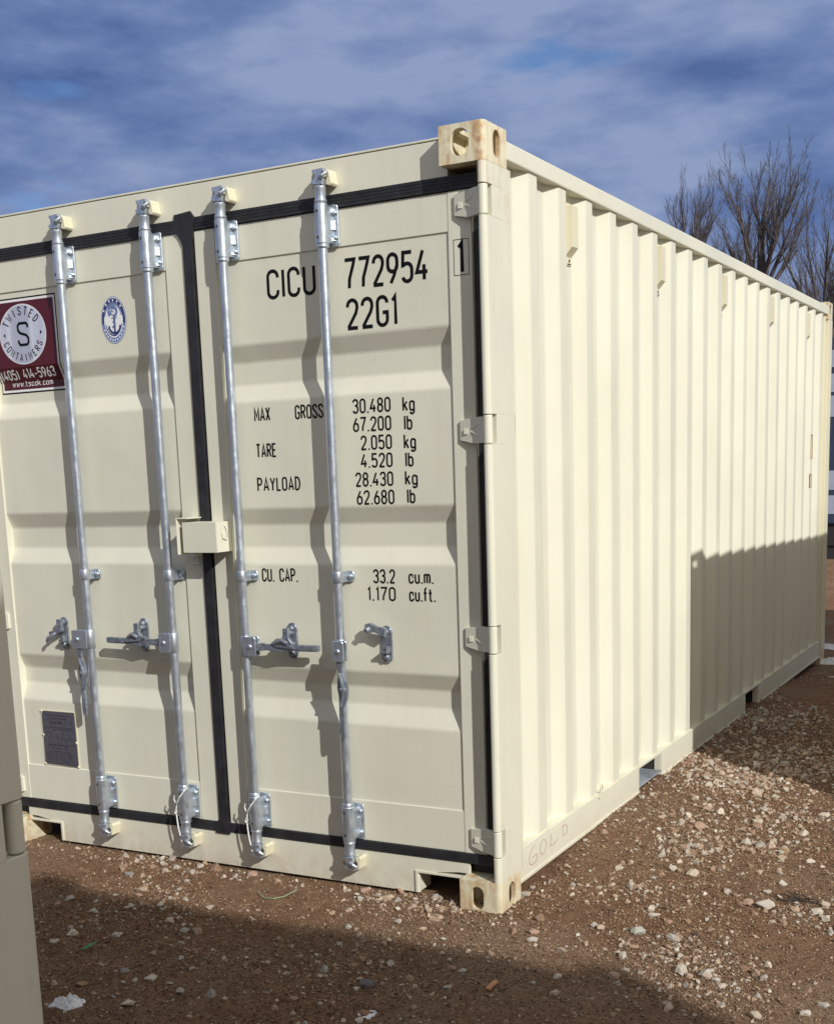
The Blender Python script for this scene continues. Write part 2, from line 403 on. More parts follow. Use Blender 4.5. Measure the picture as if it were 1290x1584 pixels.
# ------------------------------------------------------------------ shipping container
HEAD_Y = 0.062; DOOR_Y = 0.064; FLAT_Y = 0.071; TROUGH = 0.028
ZB = [(2.283, 0), (1.995, 0), (1.935, 1), (1.855, 1), (1.795, 0), (1.412, 0), (1.352, 1), (1.270, 1), (1.208, 0),
      (0.825, 0), (0.766, 1), (0.702, 1), (0.630, 0), (0.348, 0)]
def panel_y(z):
    if z >= ZB[0][0]: return FLAT_Y
    for (a, fa), (b, fb) in zip(ZB, ZB[1:]):
        if b <= z <= a:
            k = (a - z) / (a - b); return FLAT_Y + TROUGH * (fa + (fb - fa) * k)
    return FLAT_Y
L_, W_, H_ = 6.058, 2.483, 2.591
box = empty('shipping_container', (0, 0, 0))
tagit(box, 'large cream shipping container in the middle with galvanised locking bars on its two doors', 'container', 'cream shipping containers')

def corner_casting(x_out, y_out, z0, sx, sy, top):
    # sx, sy: direction from the outer corner inward
    bm = bmesh.new()
    def cube(bmm, x0, x1, y0, y1, z0, z1):
        r = bmesh.ops.create_cube(bmm, size=1.0)
        for v in r['verts']:
            v.co = Vector(((x0 + x1) / 2 + v.co.x * (x1 - x0), (y0 + y1) / 2 + v.co.y * (y1 - y0), (z0 + z1) / 2 + v.co.z * (z1 - z0)))
    cube(bm, x_out, x_out + sx * .162, y_out, y_out + sy * .178, z0, z0 + .118)
    bmesh.ops.recalc_face_normals(bm, faces=bm.faces)
    ve = [e for e in bm.edges if abs(e.verts[0].co.z - e.verts[1].co.z) > .05 and abs(e.verts[0].co.x - x_out) < 1e-4 and abs(e.verts[0].co.y - y_out) < 1e-4]
    bmesh.ops.bevel(bm, geom=ve, offset=.016, segments=4, affect='EDGES', profile=.5)
    me = bpy.data.meshes.new('tmp'); bm.to_mesh(me); bm.free()
    base = bpy.data.objects.new('tmp_base', me); COL.objects.link(base)
    cut = MB()
    zc = z0 + (.062 if top else .056)
    # cavity
    cut.box(x_out + sx * .016, x_out + sx * .146, y_out + sy * .016, y_out + sy * .162, z0 + .014, z0 + .104)
    def oval(w, h, r, n=7):
        w2, h2 = w / 2, h / 2; r = min(r, w2 - .0005, h2 - .0005)
        return arc(w2 - r, h2 - r, r, r, 0, 90, n) + arc(-w2 + r, h2 - r, r, r, 90, 180, n) + arc(-w2 + r, -h2 + r, r, r, 180, 270, n) + arc(w2 - r, -h2 + r, r, r, 270, 360, n)
    cxx = x_out + sx * (.086 if top else .092); cyy = y_out + sy * .098
    cuts = [cut]
    c1 = MB(); fw = .064 if top else .048
    c1.prism([(cxx + p[0], zc + p[1]) for p in oval(fw, .082, .03)], y_out - sy * .01, y_out + sy * .03, 'y'); cuts.append(c1)
    c2 = MB(); c2.prism([(cyy + p[0], zc + p[1]) for p in oval(.052, .084, .026)], x_out - sx * .01, x_out + sx * .03, 'x'); cuts.append(c2)
    c3 = MB(); zz = (z0 + .09, z0 + .13) if top else (z0 - .01, z0 + .03)
    c3.prism([(x_out + sx * .083 + p[0], y_out + sy * .1 + p[1]) for p in oval(.064, .118, .03)], zz[0], zz[1], 'z'); cuts.append(c3)
    objs = []
    for c in cuts:
        o = c.build('tmp_cut', M['casting'], zs=False); objs.append(o)
        md = base.modifiers.new('b', 'BOOLEAN'); md.operation = 'DIFFERENCE'; md.solver = 'EXACT'; md.object = o
    dg = bpy.context.evaluated_depsgraph_get(); dg.update()
    nm = bpy.data.meshes.new_from_object(base.evaluated_get(dg))
    vs = [tuple(v.co) for v in nm.vertices]; fs = [tuple(p.vertices) for p in nm.polygons]
    for o in objs + [base]: bpy.data.objects.remove(o, do_unlink=True)
    return vs, fs
def make_castings():
    for top in (True, False):
        z0 = H_ - .118 if top else 0.0
        for (xo, sx) in ((0, -1), (-W_, 1)):
            for (yo, sy) in ((0, 1), (L_, -1)):
                vs, fs = corner_casting(xo, yo, z0, sx, sy, top)
                mb = MB(); mb.add(vs, fs)
                o = mb.build('corner_casting', M['casting'], box, bevel=.003, seg=2)
                if xo == 0 and yo == 0: o['label'] = 'rust streaked corner casting'
make_castings()

HZ = [2.359, 1.652, 0.963, 0.254]      # hinge centres
def posts():
    def sec(nose, mir):
        if nose:
            p = [(-.030, .012), (-.026, .003), (-.020, 0), (-.012, 0), (-.005, .004), (-.001, .012), (0, .02), (0, .205), (-.012, .212), (-.012, .228), (-.075, .228), (-.075, .102), (-.03, .102)]
        else:
            p = [(-.030, .056), (0, .056), (0, .205), (-.012, .212), (-.012, .228), (-.075, .228), (-.075, .102), (-.03, .102)]
        return [(-W_ - x if mir else x, y) for x, y in p]
    for mir in (False, True):
        mb = MB(); zs = [.118]
        for c in sorted(HZ): zs += [c - .048, c + .048]
        zs.append(H_ - .118)
        for i in range(len(zs) - 1):
            mb.prism(sec(i % 2 == 0, mir), zs[i], zs[i + 1], 'z')
        o = mb.build('corner_post', M['post'], box, bevel=.0012, seg=1, ang=50)
        # rear posts
        mb = MB(); xs = (-.055, 0) if not mir else (-W_, -W_ + .055)
        mb.box(xs[0], xs[1], L_ - .15, L_, .118, H_ - .118)
        x2 = (-.05, -.016) if not mir else (-W_ + .016, -W_ + .05)
        mb.box(x2[0], x2[1], L_ - .215, L_ - .15, .19, 2.5)
        mb.build('corner_post', M['pale_cream'], box, bevel=.004)
posts()
def frame():
    mb = MB()      # header with small roof lip
    mb.box(-W_ + .162, -.162, HEAD_Y, .16, 2.452, 2.566)
    mb.box(-W_ + .162, -.162, HEAD_Y + .012, .20, 2.566, 2.571, 1); mb.box(-W_ + .162, -.162, HEAD_Y + .003, .20, 2.571, 2.577)  # dark strip paints the shade of the gap under the roof lip
    mb.box(-W_ + .075, -.075, HEAD_Y + .001, .15, 2.41, 2.4515)
    mb.build('door_header', [M['cream'], M['dark']], box, bevel=.0015)
    mb = MB()      # sill with the two notches beside the castings
    w = .36
    pts = [(-w, .022), (-w, .098), (-.2, .118), (-.150, .118), (-.150, .157), (-W_ + .150, .157), (-W_ + .150, .118), (-W_ + .2, .118), (-W_ + .340, .098), (-W_ + .340, .022)]
    mb.prism(pts, HEAD_Y, .075, 'y')
    mb.box(-W_ + w, -w, .075, .2, .118, .150)
    mb.build('door_sill', M['cream'], box, bevel=.002)
    for s in (0, 1):   # rims round the notches
        f = (lambda x: x) if s == 0 else (lambda x: -W_ - x)
        e = -.375 if s == 0 else -.350
        mb = MB(); mb.prism([(f(e), .024), (f(e), .107), (f(-.165), .107), (f(-.165), .0985), (f(e + .011), .0985), (f(e + .011), .024)], HEAD_Y - .006, .16, 'y')
        mb.build('notch_rim', M['cream'], box, bevel=.0015)
    for s in (0, 1):
        f = (lambda x: x) if s == 0 else (lambda x: -W_ - x)
        mb = MB(); mb.box(f(-.036), f(-.150), .099, .16, .118, 2.452)
        mb.build('door_jamb', M['dark'], box)
        # rail along the top, rail along the bottom
        mb = MB(); mb.box(f(-.06), f(0), .178, L_ - .178, 2.502, 2.560)
        mb.build('top_rail', M['cream'], box, bevel=.005)
        mb = MB(); y0, y1 = .178, L_ - .178
        pk = [(1.567, 1.915), (3.580, 3.912)]
        ys = [y0]
        for a, b in pk: ys += [a, b]
        ys.append(y1)
        for i in range(0, len(ys), 2):
            mb.box(f(-.045), f(-.006), ys[i], ys[i + 1], .070, .1775)
            mb.box(f(-.046), f(-.001), ys[i] + .001, ys[i + 1] - .001, .064, .076)
        mb.box(f(-.046), f(-.005), y0, y1, .178, .190)
        for a, b in pk:
            mb.box(f(-.045), f(-.012), a - .006, a + .001, .071, .177); mb.box(f(-.045), f(-.012), b - .001, b + .006, .071, .177)
        mb.build('bottom_rail', M['cream'], box, bevel=.002)
        # corrugated side panel
        mb = MB(); prof = [(.222, -.046)]
        prof.append((.315, -.046))
        for q in range(20):
            e = .4583 + .2784 * q
            prof += [(e - .073, -.0105), (e, -.0105), (e + .068, -.046), (e + .137, -.046)]
        prof[-1] = (5.86, -.046)
        n = len(prof)
        zr = [.189, .70, 1.30, 1.9, 2.503]
        vs = []
        for z in zr:
            for (y, x) in prof: vs.append((f(x), y, z))
        fs = [(j * n + i, j * n + i + 1, (j + 1) * n + i + 1, (j + 1) * n + i) for j in range(len(zr) - 1) for i in range(n - 1)]
        mb.add(vs, fs)
        o = mb.build('side_panel', M['panel'], box)
        md = o.modifiers.new('bevel', 'BEVEL'); md.width = .006; md.segments = 2; md.limit_method = 'ANGLE'; md.angle_limit = math.radians(20)
        so = o.modifiers.new('solid', 'SOLIDIFY'); so.thickness = .002; so.offset = 0
        # wavy weld bead along the panel foot
        mb = MB(); mb.tube([(f(x + .002), y, .1915 + .001 * math.sin(y * 60)) for i in range(n - 1) for t in (0, .34, .67) for y, x in [(prof[i][0] + (prof[i + 1][0] - prof[i][0]) * t, prof[i][1] + (prof[i + 1][1] - prof[i][1]) * t)]], .0035, 6)
        mb.build('weld_bead', M['pale_cream'], box)
        # roof vents in the valleys
        for q in (1, 5, 9, 13, 17):
            yc = .4583 + .2784 * q + .1025
            mb = MB()
            poly = [(-.0455, 2.462), (-.014, 2.462), (-.014, 2.318), (-.0455, 2.285)]
            mb.prism([(f(x), z) for x, z in poly], yc - .032, yc + .032, 'y')
            mb.box(f(-.0455), f(-.036), yc - .026, yc + .026, 2.4625, 2.474)
            mb.box(f(-.0455), f(-.040), yc - .022, yc + .022, 2.256, 2.284)
            mb.box(f(-.0400), f(-.0388), yc - .018, yc + .018, 2.2585, 2.263, 1); mb.box(f(-.0400), f(-.0388), yc - .006, yc + .008, 2.268, 2.277, 1)
            mb.build('air_vent', [M['pale_cream'], M['dark']], box, bevel=.0012)
    mb = MB()
    mb.box(-W_ + .06, -.06, .19, L_ - .02, 2.556, 2.568); mb.build('roof', M['cream'], box)
    mb = MB(); mb.box(-W_ + .046, -.046, .08, L_ - .03, .150, .176); mb.build('floor', M['dark'], box)
    mb = MB(); n = 18; vs = []; fs = []     # corrugated end wall
    pr = []
    for q in range(9):
        a = -W_ + .06 + q * (W_ - .12) / 9; s4 = (W_ - .12) / 36
        pr += [(a, L_ - .02), (a + s4, L_ - .02), (a + 2 * s4, L_ - .06), (a + 3 * s4, L_ - .06)]
    pr.append((-.06, L_ - .02)); n = len(pr)
    for z in (.12, 2.56):
        for p in pr: vs.append((p[0], p[1], z))
    mb.add(vs, [(i, i + 1, n + i + 1, n + i) for i in range(n - 1)])
    mb.box(-W_ + .162, -.162, L_ - .1, L_ - .001, .03, .119); mb.box(-W_ + .162, -.162, L_ - .1, L_ - .001, 2.5, 2.57)
    mb.build('end_wall', M['panel'], box)
    # forklift pocket tunnels
    for a, b in ((1.567, 1.915), (3.580, 3.912)):
        mb = MB()
        mb.prism([(a - .004, .03), (a, .03), (a, .145), (b, .145), (b, .03), (b + .004, .03), (b + .004, .149), (a - .004, .149)], -W_ + .05, -.05, 'x')
        mb.build('forklift_pocket', M['dark'], box)
    mb = MB(); mb.box(-.60, -.008, 1.572, 1.910, .090, .096)
    mb.build('pocket_floor', M['plywood'], box)
    # cross members under the floor so that light does not run through
    for y in (.30, .62, .95, 1.3, 2.2, 2.6, 3.0, 3.35, 4.2, 4.6, 5.0, 5.4, 5.8):
        mb = MB(); mb.box(-W_ + .05, -.05, y, y + .04, .035, .149); mb.build('cross_member', M['dark'], box)
frame()
def gaskets():
    def strip(mb, x0, x1, z0, z1, y0=HEAD_Y - .004, y1=.085):
        mb.box(x0, x1, y0, y1, z0, z1)
    g = MB()
    strip(g, -W_ + .045, -1.302, 2.408, 2.452); strip(g, -1.216, -.036, 2.410, 2.454)
    strip(g, -W_ + .045, -1.290, .157, .192); strip(g, -1.221, -.036, .159, .194)
    # ribs on the long seals
    for z in (2.420, 2.430, 2.441): g.box(-W_ + .06, -1.31, HEAD_Y - .0055, HEAD_Y - .0038, z, z + .002); g.box(-1.21, -.06, HEAD_Y - .0055, HEAD_Y - .0038, z + .002, z + .004)
    for z in (.168, .178): g.box(-W_ + .06, -1.295, HEAD_Y - .0055, HEAD_Y - .0038, z, z + .002); g.box(-1.215, -.06, HEAD_Y - .0055, HEAD_Y - .0038, z + .001, z + .003)
    ctop = [(-1.302, 2.470), (-1.225, 2.476), (-1.207, 2.452), (-1.2165, 2.4085), (-1.226, 2.36), (-1.226, .20), (-1.2205, .196), (-1.2205, .150), (-1.2895, .150), (-1.2895, .196), (-1.268, .205), (-1.268, 2.36), (-1.286, 2.395), (-1.3015, 2.408)]
    g.prism(ctop, HEAD_Y - .007, .0848, 'y')
    # side seals, deep in the gap beside the posts
    g.box(-.0805, -.0365, .078, .098, .194, 2.409); g.box(-W_ + .0365, -W_ + .0805, .078, .098, .192, 2.407)
    g.build('rubber_gasket', M['rubber'], box, bevel=.002)
gaskets()

def door(xl, xr, pl, pr):
    """xl..xr: the leaf, pl..pr: its corrugated infill"""
    mb = MB(); y1 = .108
    zt, zb_ = 2.4075, .1945
    mb.box(pr, xr, DOOR_Y, y1, zb_, zt); mb.box(xl, pl, DOOR_Y, y1, zb_, zt)          # stiles
    mb.box(pl, pr, DOOR_Y + .002, y1, 2.285, zt); mb.box(pl, pr, DOOR_Y + .002, y1, zb_, .346)   # top and bottom rails
    o = mb.build('container_door', M['cream'], box, bevel=.0022)
    mb = MB(); zs = []
    nx = 2
    zz = [2.286] + [z for z, f in ZB[1:-1]] + [.345]
    vs = []
    for z in zz:
        y = panel_y(z)
        for x in (pl, pr): vs.append((x, y, z))
    fs = [(2 * i, 2 * i + 1, 2 * i + 3, 2 * i + 2) for i in range(len(zz) - 1)]
    mb.add(vs, fs)
    p = mb.build('door_panel', M['panel'], o)
    md = p.modifiers.new('bevel', 'BEVEL'); md.width = .006; md.segments = 2; md.limit_method = 'ANGLE'; md.angle_limit = math.radians(10)
    return o
door_r = door(-1.219, -.082, -1.127, -.168)
door_l = door(-W_ + .082, -1.275, -W_ + .168, -1.362)

def hinge(zc, mir, dr):
    f = (lambda x: -W_ - x) if mir else (lambda x: x)
    mb = MB()
    mb.lathe((f(-.0165), .019, 0), [(zc - .046, .0135), (zc - .043, .0165), (zc + .043, .0165), (zc + .046, .0135)], 18)
    for s in (-1, 1):
        mb.lathe((f(-.0165), .019, 0), [(zc + s * .046, .008), (zc + s * .0478, .008)], 10)
    # strap from the knuckle to the leaf
    def q(x, y, z): return (f(x), y, zc + z)
    top = [(-.016, .008, .040), (-.050, .024, .042), (-.085, .042, .040), (-.138, .054, .034)]
    bot = [(-.016, .008, -.040), (-.050, .024, -.042), (-.085, .042, -.042), (-.138, .054, -.030)]
    vs = [q(*p) for p in top] + [q(*p) for p in bot] + [q(p[0], max(p[1] + .012, .064) if i > 1 else p[1] + .018, p[2]) for i, p in enumerate(top)] + [q(p[0], max(p[1] + .012, .064) if i > 1 else p[1] + .018, p[2]) for i, p in enumerate(bot)]
    fs = []
    for i in range(3):
        fs += [(i, i + 1, 5 + i, 4 + i), (8 + i, 9 + i, 13 + i, 12 + i), (i, i + 1, 9 + i, 8 + i), (4 + i, 5 + i, 13 + i, 12 + i)]
    fs += [(0, 4, 12, 8), (3, 7, 15, 11)]
    mb.add(vs, fs)
    mb.tube([q(-.048, .024, .020), q(-.090, .0425, .006)], .0018, 6); mb.tube([q(-.048, .024, -.022), q(-.090, .0425, -.004)], .0018, 6)
    mb.prism([(f(-.120), zc - .012), (f(-.104), zc - .012), (f(-.104), zc + .006), (f(-.120), zc + .006)], .0445, .052, 'y')
    mb.build('hinge', M['cream'], dr, bevel=.002)
for z in HZ:
    hinge(z, False, door_r); hinge(z, True, door_l)

BARS = [(-1.850, door_l), (-1.412, door_l), (-1.060, door_r), (-.632, door_r)]
BY = .020
def locking_bar(bx, dr, hub_side, hang, hoff=.033, hw=.026, BH=BY):
    mb = MB()
    mb.lathe((bx, BY, 0), [(.150, .0165), (2.49, .0165)], 20, caps=True)
    mb.lathe((bx, BY, 0), [(1.300, .0168), (1.3002, .0168)], 8, caps=False)
    bar = mb.build('locking_bar', M['steel'], dr)
    for (z0, z1, sgn) in ((2.290, 2.418, 1), (.203, .331, -1)):
        mb = MB()
        zc = (z0 + z1) / 2; lo, hi = z0, z1
        if sgn > 0: pr = [(lo - .011, .0205), (lo - .008, .0225), (lo + .002, .0225), (lo + .003, .0245), (hi, .0245), (hi + .002, .0215), (hi + .012, .0235), (hi + .016, .020), (hi + .045, .0185), (hi + .050, .0205), (hi + .058, .0205), (hi + .064, .015)]
        else: pr = [(hi + .012, .0205), (hi + .008, .0225), (hi - .002, .0225), (hi - .003, .0245), (lo, .0245), (lo - .002, .0215), (lo - .012, .0235), (lo - .016, .020), (lo - .045, .0185), (lo - .050, .0205), (lo - .058, .0205), (lo - .064, .015)]
        mb.lathe((bx, BY, 0), pr, 24)
        # foot plate screwed to the leaf, on the right of the bar
        px0, px1 = bx - .02, bx + .044
        poly = [(px0, z0 - .004), (px1 - .010, z0 - .004), (px1 - .003, z0 - .001), (px1, z0 + .006), (px1, z1 - .006), (px1 - .003, z1 + .001), (px1 - .010, z1 + .004), (px0, z1 + .004)]
        mb.prism(poly, DOOR_Y - .007, DOOR_Y - .0005, 'y')
        web = [(bx + .010, .022), (bx + .0235, .022), (bx + .024, .046), (bx + .026, DOOR_Y - .006), (bx - .012, DOOR_Y - .006), (bx - .018, .03)]
        mb.prism(web, z0 + .006, z1 - .006, 'z')
        for a, b in ((z0 + .012, z0 + .024), (zc - .016, zc + .016), (z1 - .024, z1 - .012)): mb.prism([(bx + .023, .040), (bx + .036, DOOR_Y - .008), (bx + .023, DOOR_Y - .008)], a, b, 'z')
        for s in (-1, 1):
            zz = zc + s * .040
            mb.lathe((bx + .033, 0, zz), [(DOOR_Y - .017, .005), (DOOR_Y - .014, .0075), (DOOR_Y - .006, .0085)], 12, 'y')
        for s in (-1, 1):
            for a in (200, 262):
                aa = math.radians(a); c = (bx + .0247 * math.cos(aa), BY + .0247 * math.sin(aa), zc + s * .042)
                t = Vector((-math.sin(aa), math.cos(aa), 0)); nrm = Vector((math.cos(aa), math.sin(aa), 0))
                vs = [Vector(c) + nrm * .0004 + t * .0045 * math.cos(k * math.pi / 5) + Vector((0, 0, .0055 * math.sin(k * math.pi / 5))) for k in range(10)]
                mb.add(vs, [tuple(range(10))], 1)  # flat dark disc painted in place of a shaded hole
        o = mb.build('guide_bracket', [M['steel'], M['dark']], bar, bevel=.0010, seg=1)
    # mid clip
    mb = MB()
    mb.lathe((bx, BY, 0), [(1.148, .0195), (1.150, .0205), (1.186, .0205), (1.188, .0195)], 20)
    mb.prism([(bx, BY - .0195), (bx + .020, .012), (bx + .022, .055), (bx + .018, .0655), (bx - .02, .0655), (bx - .02, .03)], 1.150, 1.186, 'z')
    mb.prism(arc(bx + .036, 1.168, .010, .019, -90, 90, 7) + [(bx + .01, 1.187), (bx + .01, 1.149)], .060, .0675, 'y')
    mb.lathe((bx + .033, 0, 1.168), [(.050, .006), (.053, .009), (.060, .010)], 12, 'y')
    mb.build('pipe_clip', M['steel'], bar, bevel=.001, seg=1)
    # cam ends with their hook
    for zc, s in ((2.492, 1), (.128, -1)):
        mb = MB()
        def Z(t): return zc + s * t
        mb.prism([(bx - .022, Z(-.010)), (bx + .020, Z(-.014)), (bx + .024, Z(.004)), (bx + .012, Z(.010)), (bx + .012, Z(.022)), (bx + .028, Z(.028)), (bx + .026, Z(.038)), (bx - .020, Z(.036)), (bx - .018, Z(.024)), (bx - .006, Z(.018)), (bx - .010, Z(.006)), (bx - .024, Z(.004))], .000, .030, 'y')
        mb.box(bx - .016, bx + .016, .004, .050, min(Z(-.006), Z(.014)), max(Z(-.006), Z(.014)))
        mb.lathe((bx, BY, 0), [(min(Z(-.03), Z(-.008)), .017), (max(Z(-.03), Z(-.008)), .017)], 14)
        mb.tube([(bx + .010, -.002, Z(.006)), (bx + .026, -.006, Z(.012)), (bx + .036, 0, Z(.022)), (bx + .038, .012, Z(.020))], [.008, .008, .0065, .005], 8)
        mb.build('cam_end', M['steel'], bar, bevel=.002)
    # handle with its hub
    hx = bx + hub_side * hoff
    mb = MB(); z0, z1 = .872, .945
    mb.lathe((bx, BY, 0), [(z0 - .002, .0195), (z0, .0205), (z1, .0205), (z1 + .002, .0195)], 18)
    ix = min(bx, hx - hub_side * hw, key=lambda q: q * hub_side); poly = [(ix, z0), (hx + hub_side * (hw - .004), z0), (hx + hub_side * hw, z0 + .006), (hx + hub_side * hw, z1 - .006), (hx + hub_side * (hw - .004), z1), (ix, z1)]
    mb.prism(poly, BH - .022, BH - .015, 'y'); mb.prism(poly, BH + .002, BH + .009, 'y')
    mb.lathe((hx, 0, (z0 + z1) / 2), [(BH - .029, .006), (BH - .026, .0095), (BH - .022, .0105)], 12, 'y')
    mb.build('handle_hub', M['steel'], bar, bevel=.0015, seg=1)
    mb = MB()
    if not hang:
        x0 = hx; sgn = hub_side; L = .305
        segs = [(0, .030, 0.0), (.05, .028, 0), (.07, .022, 0), (.105, .030, 0), (.125, .036, 0.0), (.15, .030, 0), (.17, .024, 0), (.22, .023, .001), (L - .008, .023, .002), (L, .016, .002)]
        up_ = [(x0 + sgn * a, .908 + b / 2 + c) for a, b, c in segs]; dn = [(x0 + sgn * a, .908 - b / 2 + c) for a, b, c in segs][::-1]
        mb.prism(up_ + dn, BH - .014, BH + .001, 'y')
        mb.prism([(x0 + sgn * .10, .926), (x0 + sgn * .125, .935), (x0 + sgn * .20, .914), (x0 + sgn * .20, .905), (x0 + sgn * .12, .912)], BH - .022, BH - .013, 'y')
        mb.box(x0 + sgn * .205, x0 + sgn * (L - .012), BH - .0165, BH - .0135, .9015, .9175)
    else:
        z0h = .908
        segs = [(0, .026, 0), (.045, .026, 0), (.06, .018, 0), (.08, .018, .002), (.105, .034, .006), (.135, .044, .008), (.165, .034, .010), (.195, .018, .006), (.21, .020, .000), (.30, .021, .000), (.315, .014, .0)]
        rt = [(hx + b / 2 + c, z0h - a) for a, b, c in segs]; lt = [(hx - b / 2 + c, z0h - a) for a, b, c in segs][::-1]
        mb.prism(rt + lt, BH - .014, BH - .001, 'y')
        mb.prism([(hx + .003, z0h - .075), (hx + .024, z0h - .135), (hx + .008, z0h - .20), (hx + .000, z0h - .20), (hx + .012, z0h - .135), (hx - .004, z0h - .075)], BH - .026, BH - .013, 'y')
        mb.lathe((hx + .008, 0, z0h - .135), [(BH - .028, .007), (BH - .0135, .009)], 10, 'y')
    mb.build('bar_handle', M['cast'], bar, bevel=.002)
    # retainer catch on the leaf
    return bar
def catch(cx, dr, raised, side):
    mb = MB(); zc = .928; yb = FLAT_Y - .001
    plate = arc(cx, zc + .043, .022, .024, 0, 180, 9) + arc(cx, zc - .043, .022, .024, 180, 360, 9)
    mb.prism(plate, yb - .008, yb, 'y')
    for s in (-1, 1): mb.lathe((cx, 0, zc + s * .045), [(yb - .022, .006), (yb - .019, .0105), (yb - .012, .0125), (yb - .008, .0135)], 12, 'y')
    # lower cradle
    mb.prism([(cx - .016, zc - .030), (cx + .016, zc - .030), (cx + .016, zc - .004), (cx + .008, zc - .004), (cx + .008, zc - .020), (cx - .016, zc - .020)], .018 if not raised else .034, yb - .008, 'y')
    if raised:   # keeper flipped outward and to the left
        mb.prism([(cx + .012, zc + .030), (cx + .014, zc + .062), (cx - .020, zc + .066), (cx - .050, zc + .078), (cx - .070, zc + .074), (cx - .072, zc + .050), (cx - .050, zc + .044), (cx - .030, zc + .046), (cx - .008, zc + .036)], yb - .042, yb - .026, 'y')
        mb.tube([(cx - .055, yb - .034, zc + .060), (cx - .062, yb - .050, zc + .050)], .011, 10)
    else:
        mb.prism([(cx - .012, zc + .050), (cx + .012, zc + .052), (cx + .014, zc + .015), (cx + .030, zc - .006), (cx + .010, zc - .010), (cx - .006, zc + .004), (cx - .032, zc - .008), (cx - .034, zc + .006), (cx - .012, zc + .020)], .014, .030, 'y')
        mb.lathe((cx, 0, zc + .030), [(.020, .009), (yb - .006, .011)], 10, 'y')
        mb.tube([(cx - .03, .002, zc - .004), (cx - .004, -.006, zc + .010), (cx + .02, -.002, zc - .002)], .0085, 8)
    mb.build('handle_catch', M['cast'], dr, bevel=.0015, seg=1)
def catch_side(cx, dr):     # the catch of the leftmost bar, keeper hanging to the left
    mb = MB(); zc = .922; yb = FLAT_Y - .001
    plate = arc(cx, zc + .043, .022, .024, 0, 180, 9) + arc(cx, zc - .043, .022, .024, 180, 360, 9)
    mb.prism(plate, yb - .008, yb, 'y')
    for s in (-1, 1): mb.lathe((cx, 0, zc + s * .045), [(yb - .022, .006), (yb - .019, .0105), (yb - .012, .0125), (yb - .008, .0135)], 12, 'y')
    mb.prism([(cx - .014, zc + .060), (cx + .012, zc + .056), (cx + .010, zc + .010), (cx - .022, zc - .006), (cx - .058, zc - .012), (cx - .062, zc + .006), (cx - .030, zc + .016), (cx - .016, zc + .030)], yb - .036, yb - .018, 'y')
    mb.tube([(cx - .024, yb - .034, zc + .002), (cx - .060, yb - .046, zc - .018), (cx - .066, yb - .040, zc - .030)], .0075, 8)
    mb.prism([(cx - .012, zc - .034), (cx + .016, zc - .034), (cx + .016, zc - .008), (cx + .006, zc - .008), (cx + .006, zc - .022), (cx - .012, zc - .022)], .036, yb - .008, 'y')
    mb.build('handle_catch', M['cast'], dr, bevel=.0015, seg=1)
def keeper(bx, zc, s):
    mb = MB()
    def Z(t): return zc + s * t
    for sg in (-1, 1):
        w = 1.0 if sg > 0 else .85; p = [(bx + sg * .024, Z(-.020)), (bx + sg * .040 * w, Z(-.026)), (bx + sg * .048 * w, Z(-.018)), (bx + sg * .044 * w, Z(.002)), (bx + sg * .040 * w, Z(.024)), (bx + sg * .028, Z(.028)), (bx + sg * .024, Z(.014)), (bx + sg * .032, Z(.004)), (bx + sg * .026, Z(-.006))]
        mb.prism(p, .016 if sg > 0 else .024, HEAD_Y + .001, 'y')
    mb.box(bx - .036, bx + .036, .048, HEAD_Y + .001, Z(-.014), Z(.022))
    mb.build('cam_keeper', M['pale_cream'], box, bevel=.003, seg=2)
specs = [(-1, True), (-1, False), (1, False), (1, True)]
for q, ((bx, dr), (hs, hang)) in enumerate(zip(BARS, specs)):
    locking_bar(bx, dr, hs, hang, *((.052, .030), (), (), (.014, .024, -.006))[q])
    keeper(bx, 2.500, 1); keeper(bx, .118, -1)
catch(-.873, door_r, False, 1); catch(-.462, door_r, True, 1); catch(-1.597, door_l, False, -1); catch_side(-2.032, door_l)

# lock box across the two doors
mb = MB()
bx0, bx1, bz0, bz1, by0 = -1.288, -1.128, 1.258, 1.370, -.034
mb.box(bx0, bx1, by0, by0 + .003, bz0, bz1); mb.box(bx1 - .003, bx1, by0 + .0005, HEAD_Y, bz0 + .0005, bz1 - .0005)
mb.box(bx0 + .0005, bx1 - .0035, by0 + .0035, HEAD_Y + .001, bz1 - .0035, bz1 - .0005); mb.box(bx0 + .001, bx0 + .0035, by0 + .0035, .030, bz0 + .001, bz1 - .004)
mb.prism([(by0 + .030, bz1 - .040), (by0 + .034, bz1 - .062), (by0 + .062, bz1 - .070), (by0 + .052, bz1 - .045)], bx1 + .0005, bx1 + .006, 'x')
mb.tube([(bx1 - .002, by0 + .052, bz1 - .010), (bx1 + .014, by0 + .056, bz1 - .028), (bx1 + .014, by0 + .056, bz1 - .052), (bx1 - .002, by0 + .052, bz1 - .060)], .0025, 6)
mb.build('lock_box', M['cream'], door_r, bevel=.0025, seg=2)
mb = MB()
mb.prism([(-1.318, 1.250), (-1.313, 1.250), (-1.313, 1.3825), (-1.262, 1.3825), (-1.262, 1.3865), (-1.318, 1.3865)], -.034, DOOR_Y, 'y')
mb.tube([(-1.330, DOOR_Y - .004, 1.236), (-1.284, DOOR_Y - .006, 1.236), (-1.284, DOOR_Y - .006, 1.210), (-1.330, DOOR_Y - .004, 1.210)], .003, 6)
mb.build('lock_flap', M['cream'], door_l, bevel=.001, seg=1)

n_struct = None
STRUCT = [o for o in bpy.data.objects if o.parent]     # parts so far are common to all the containers

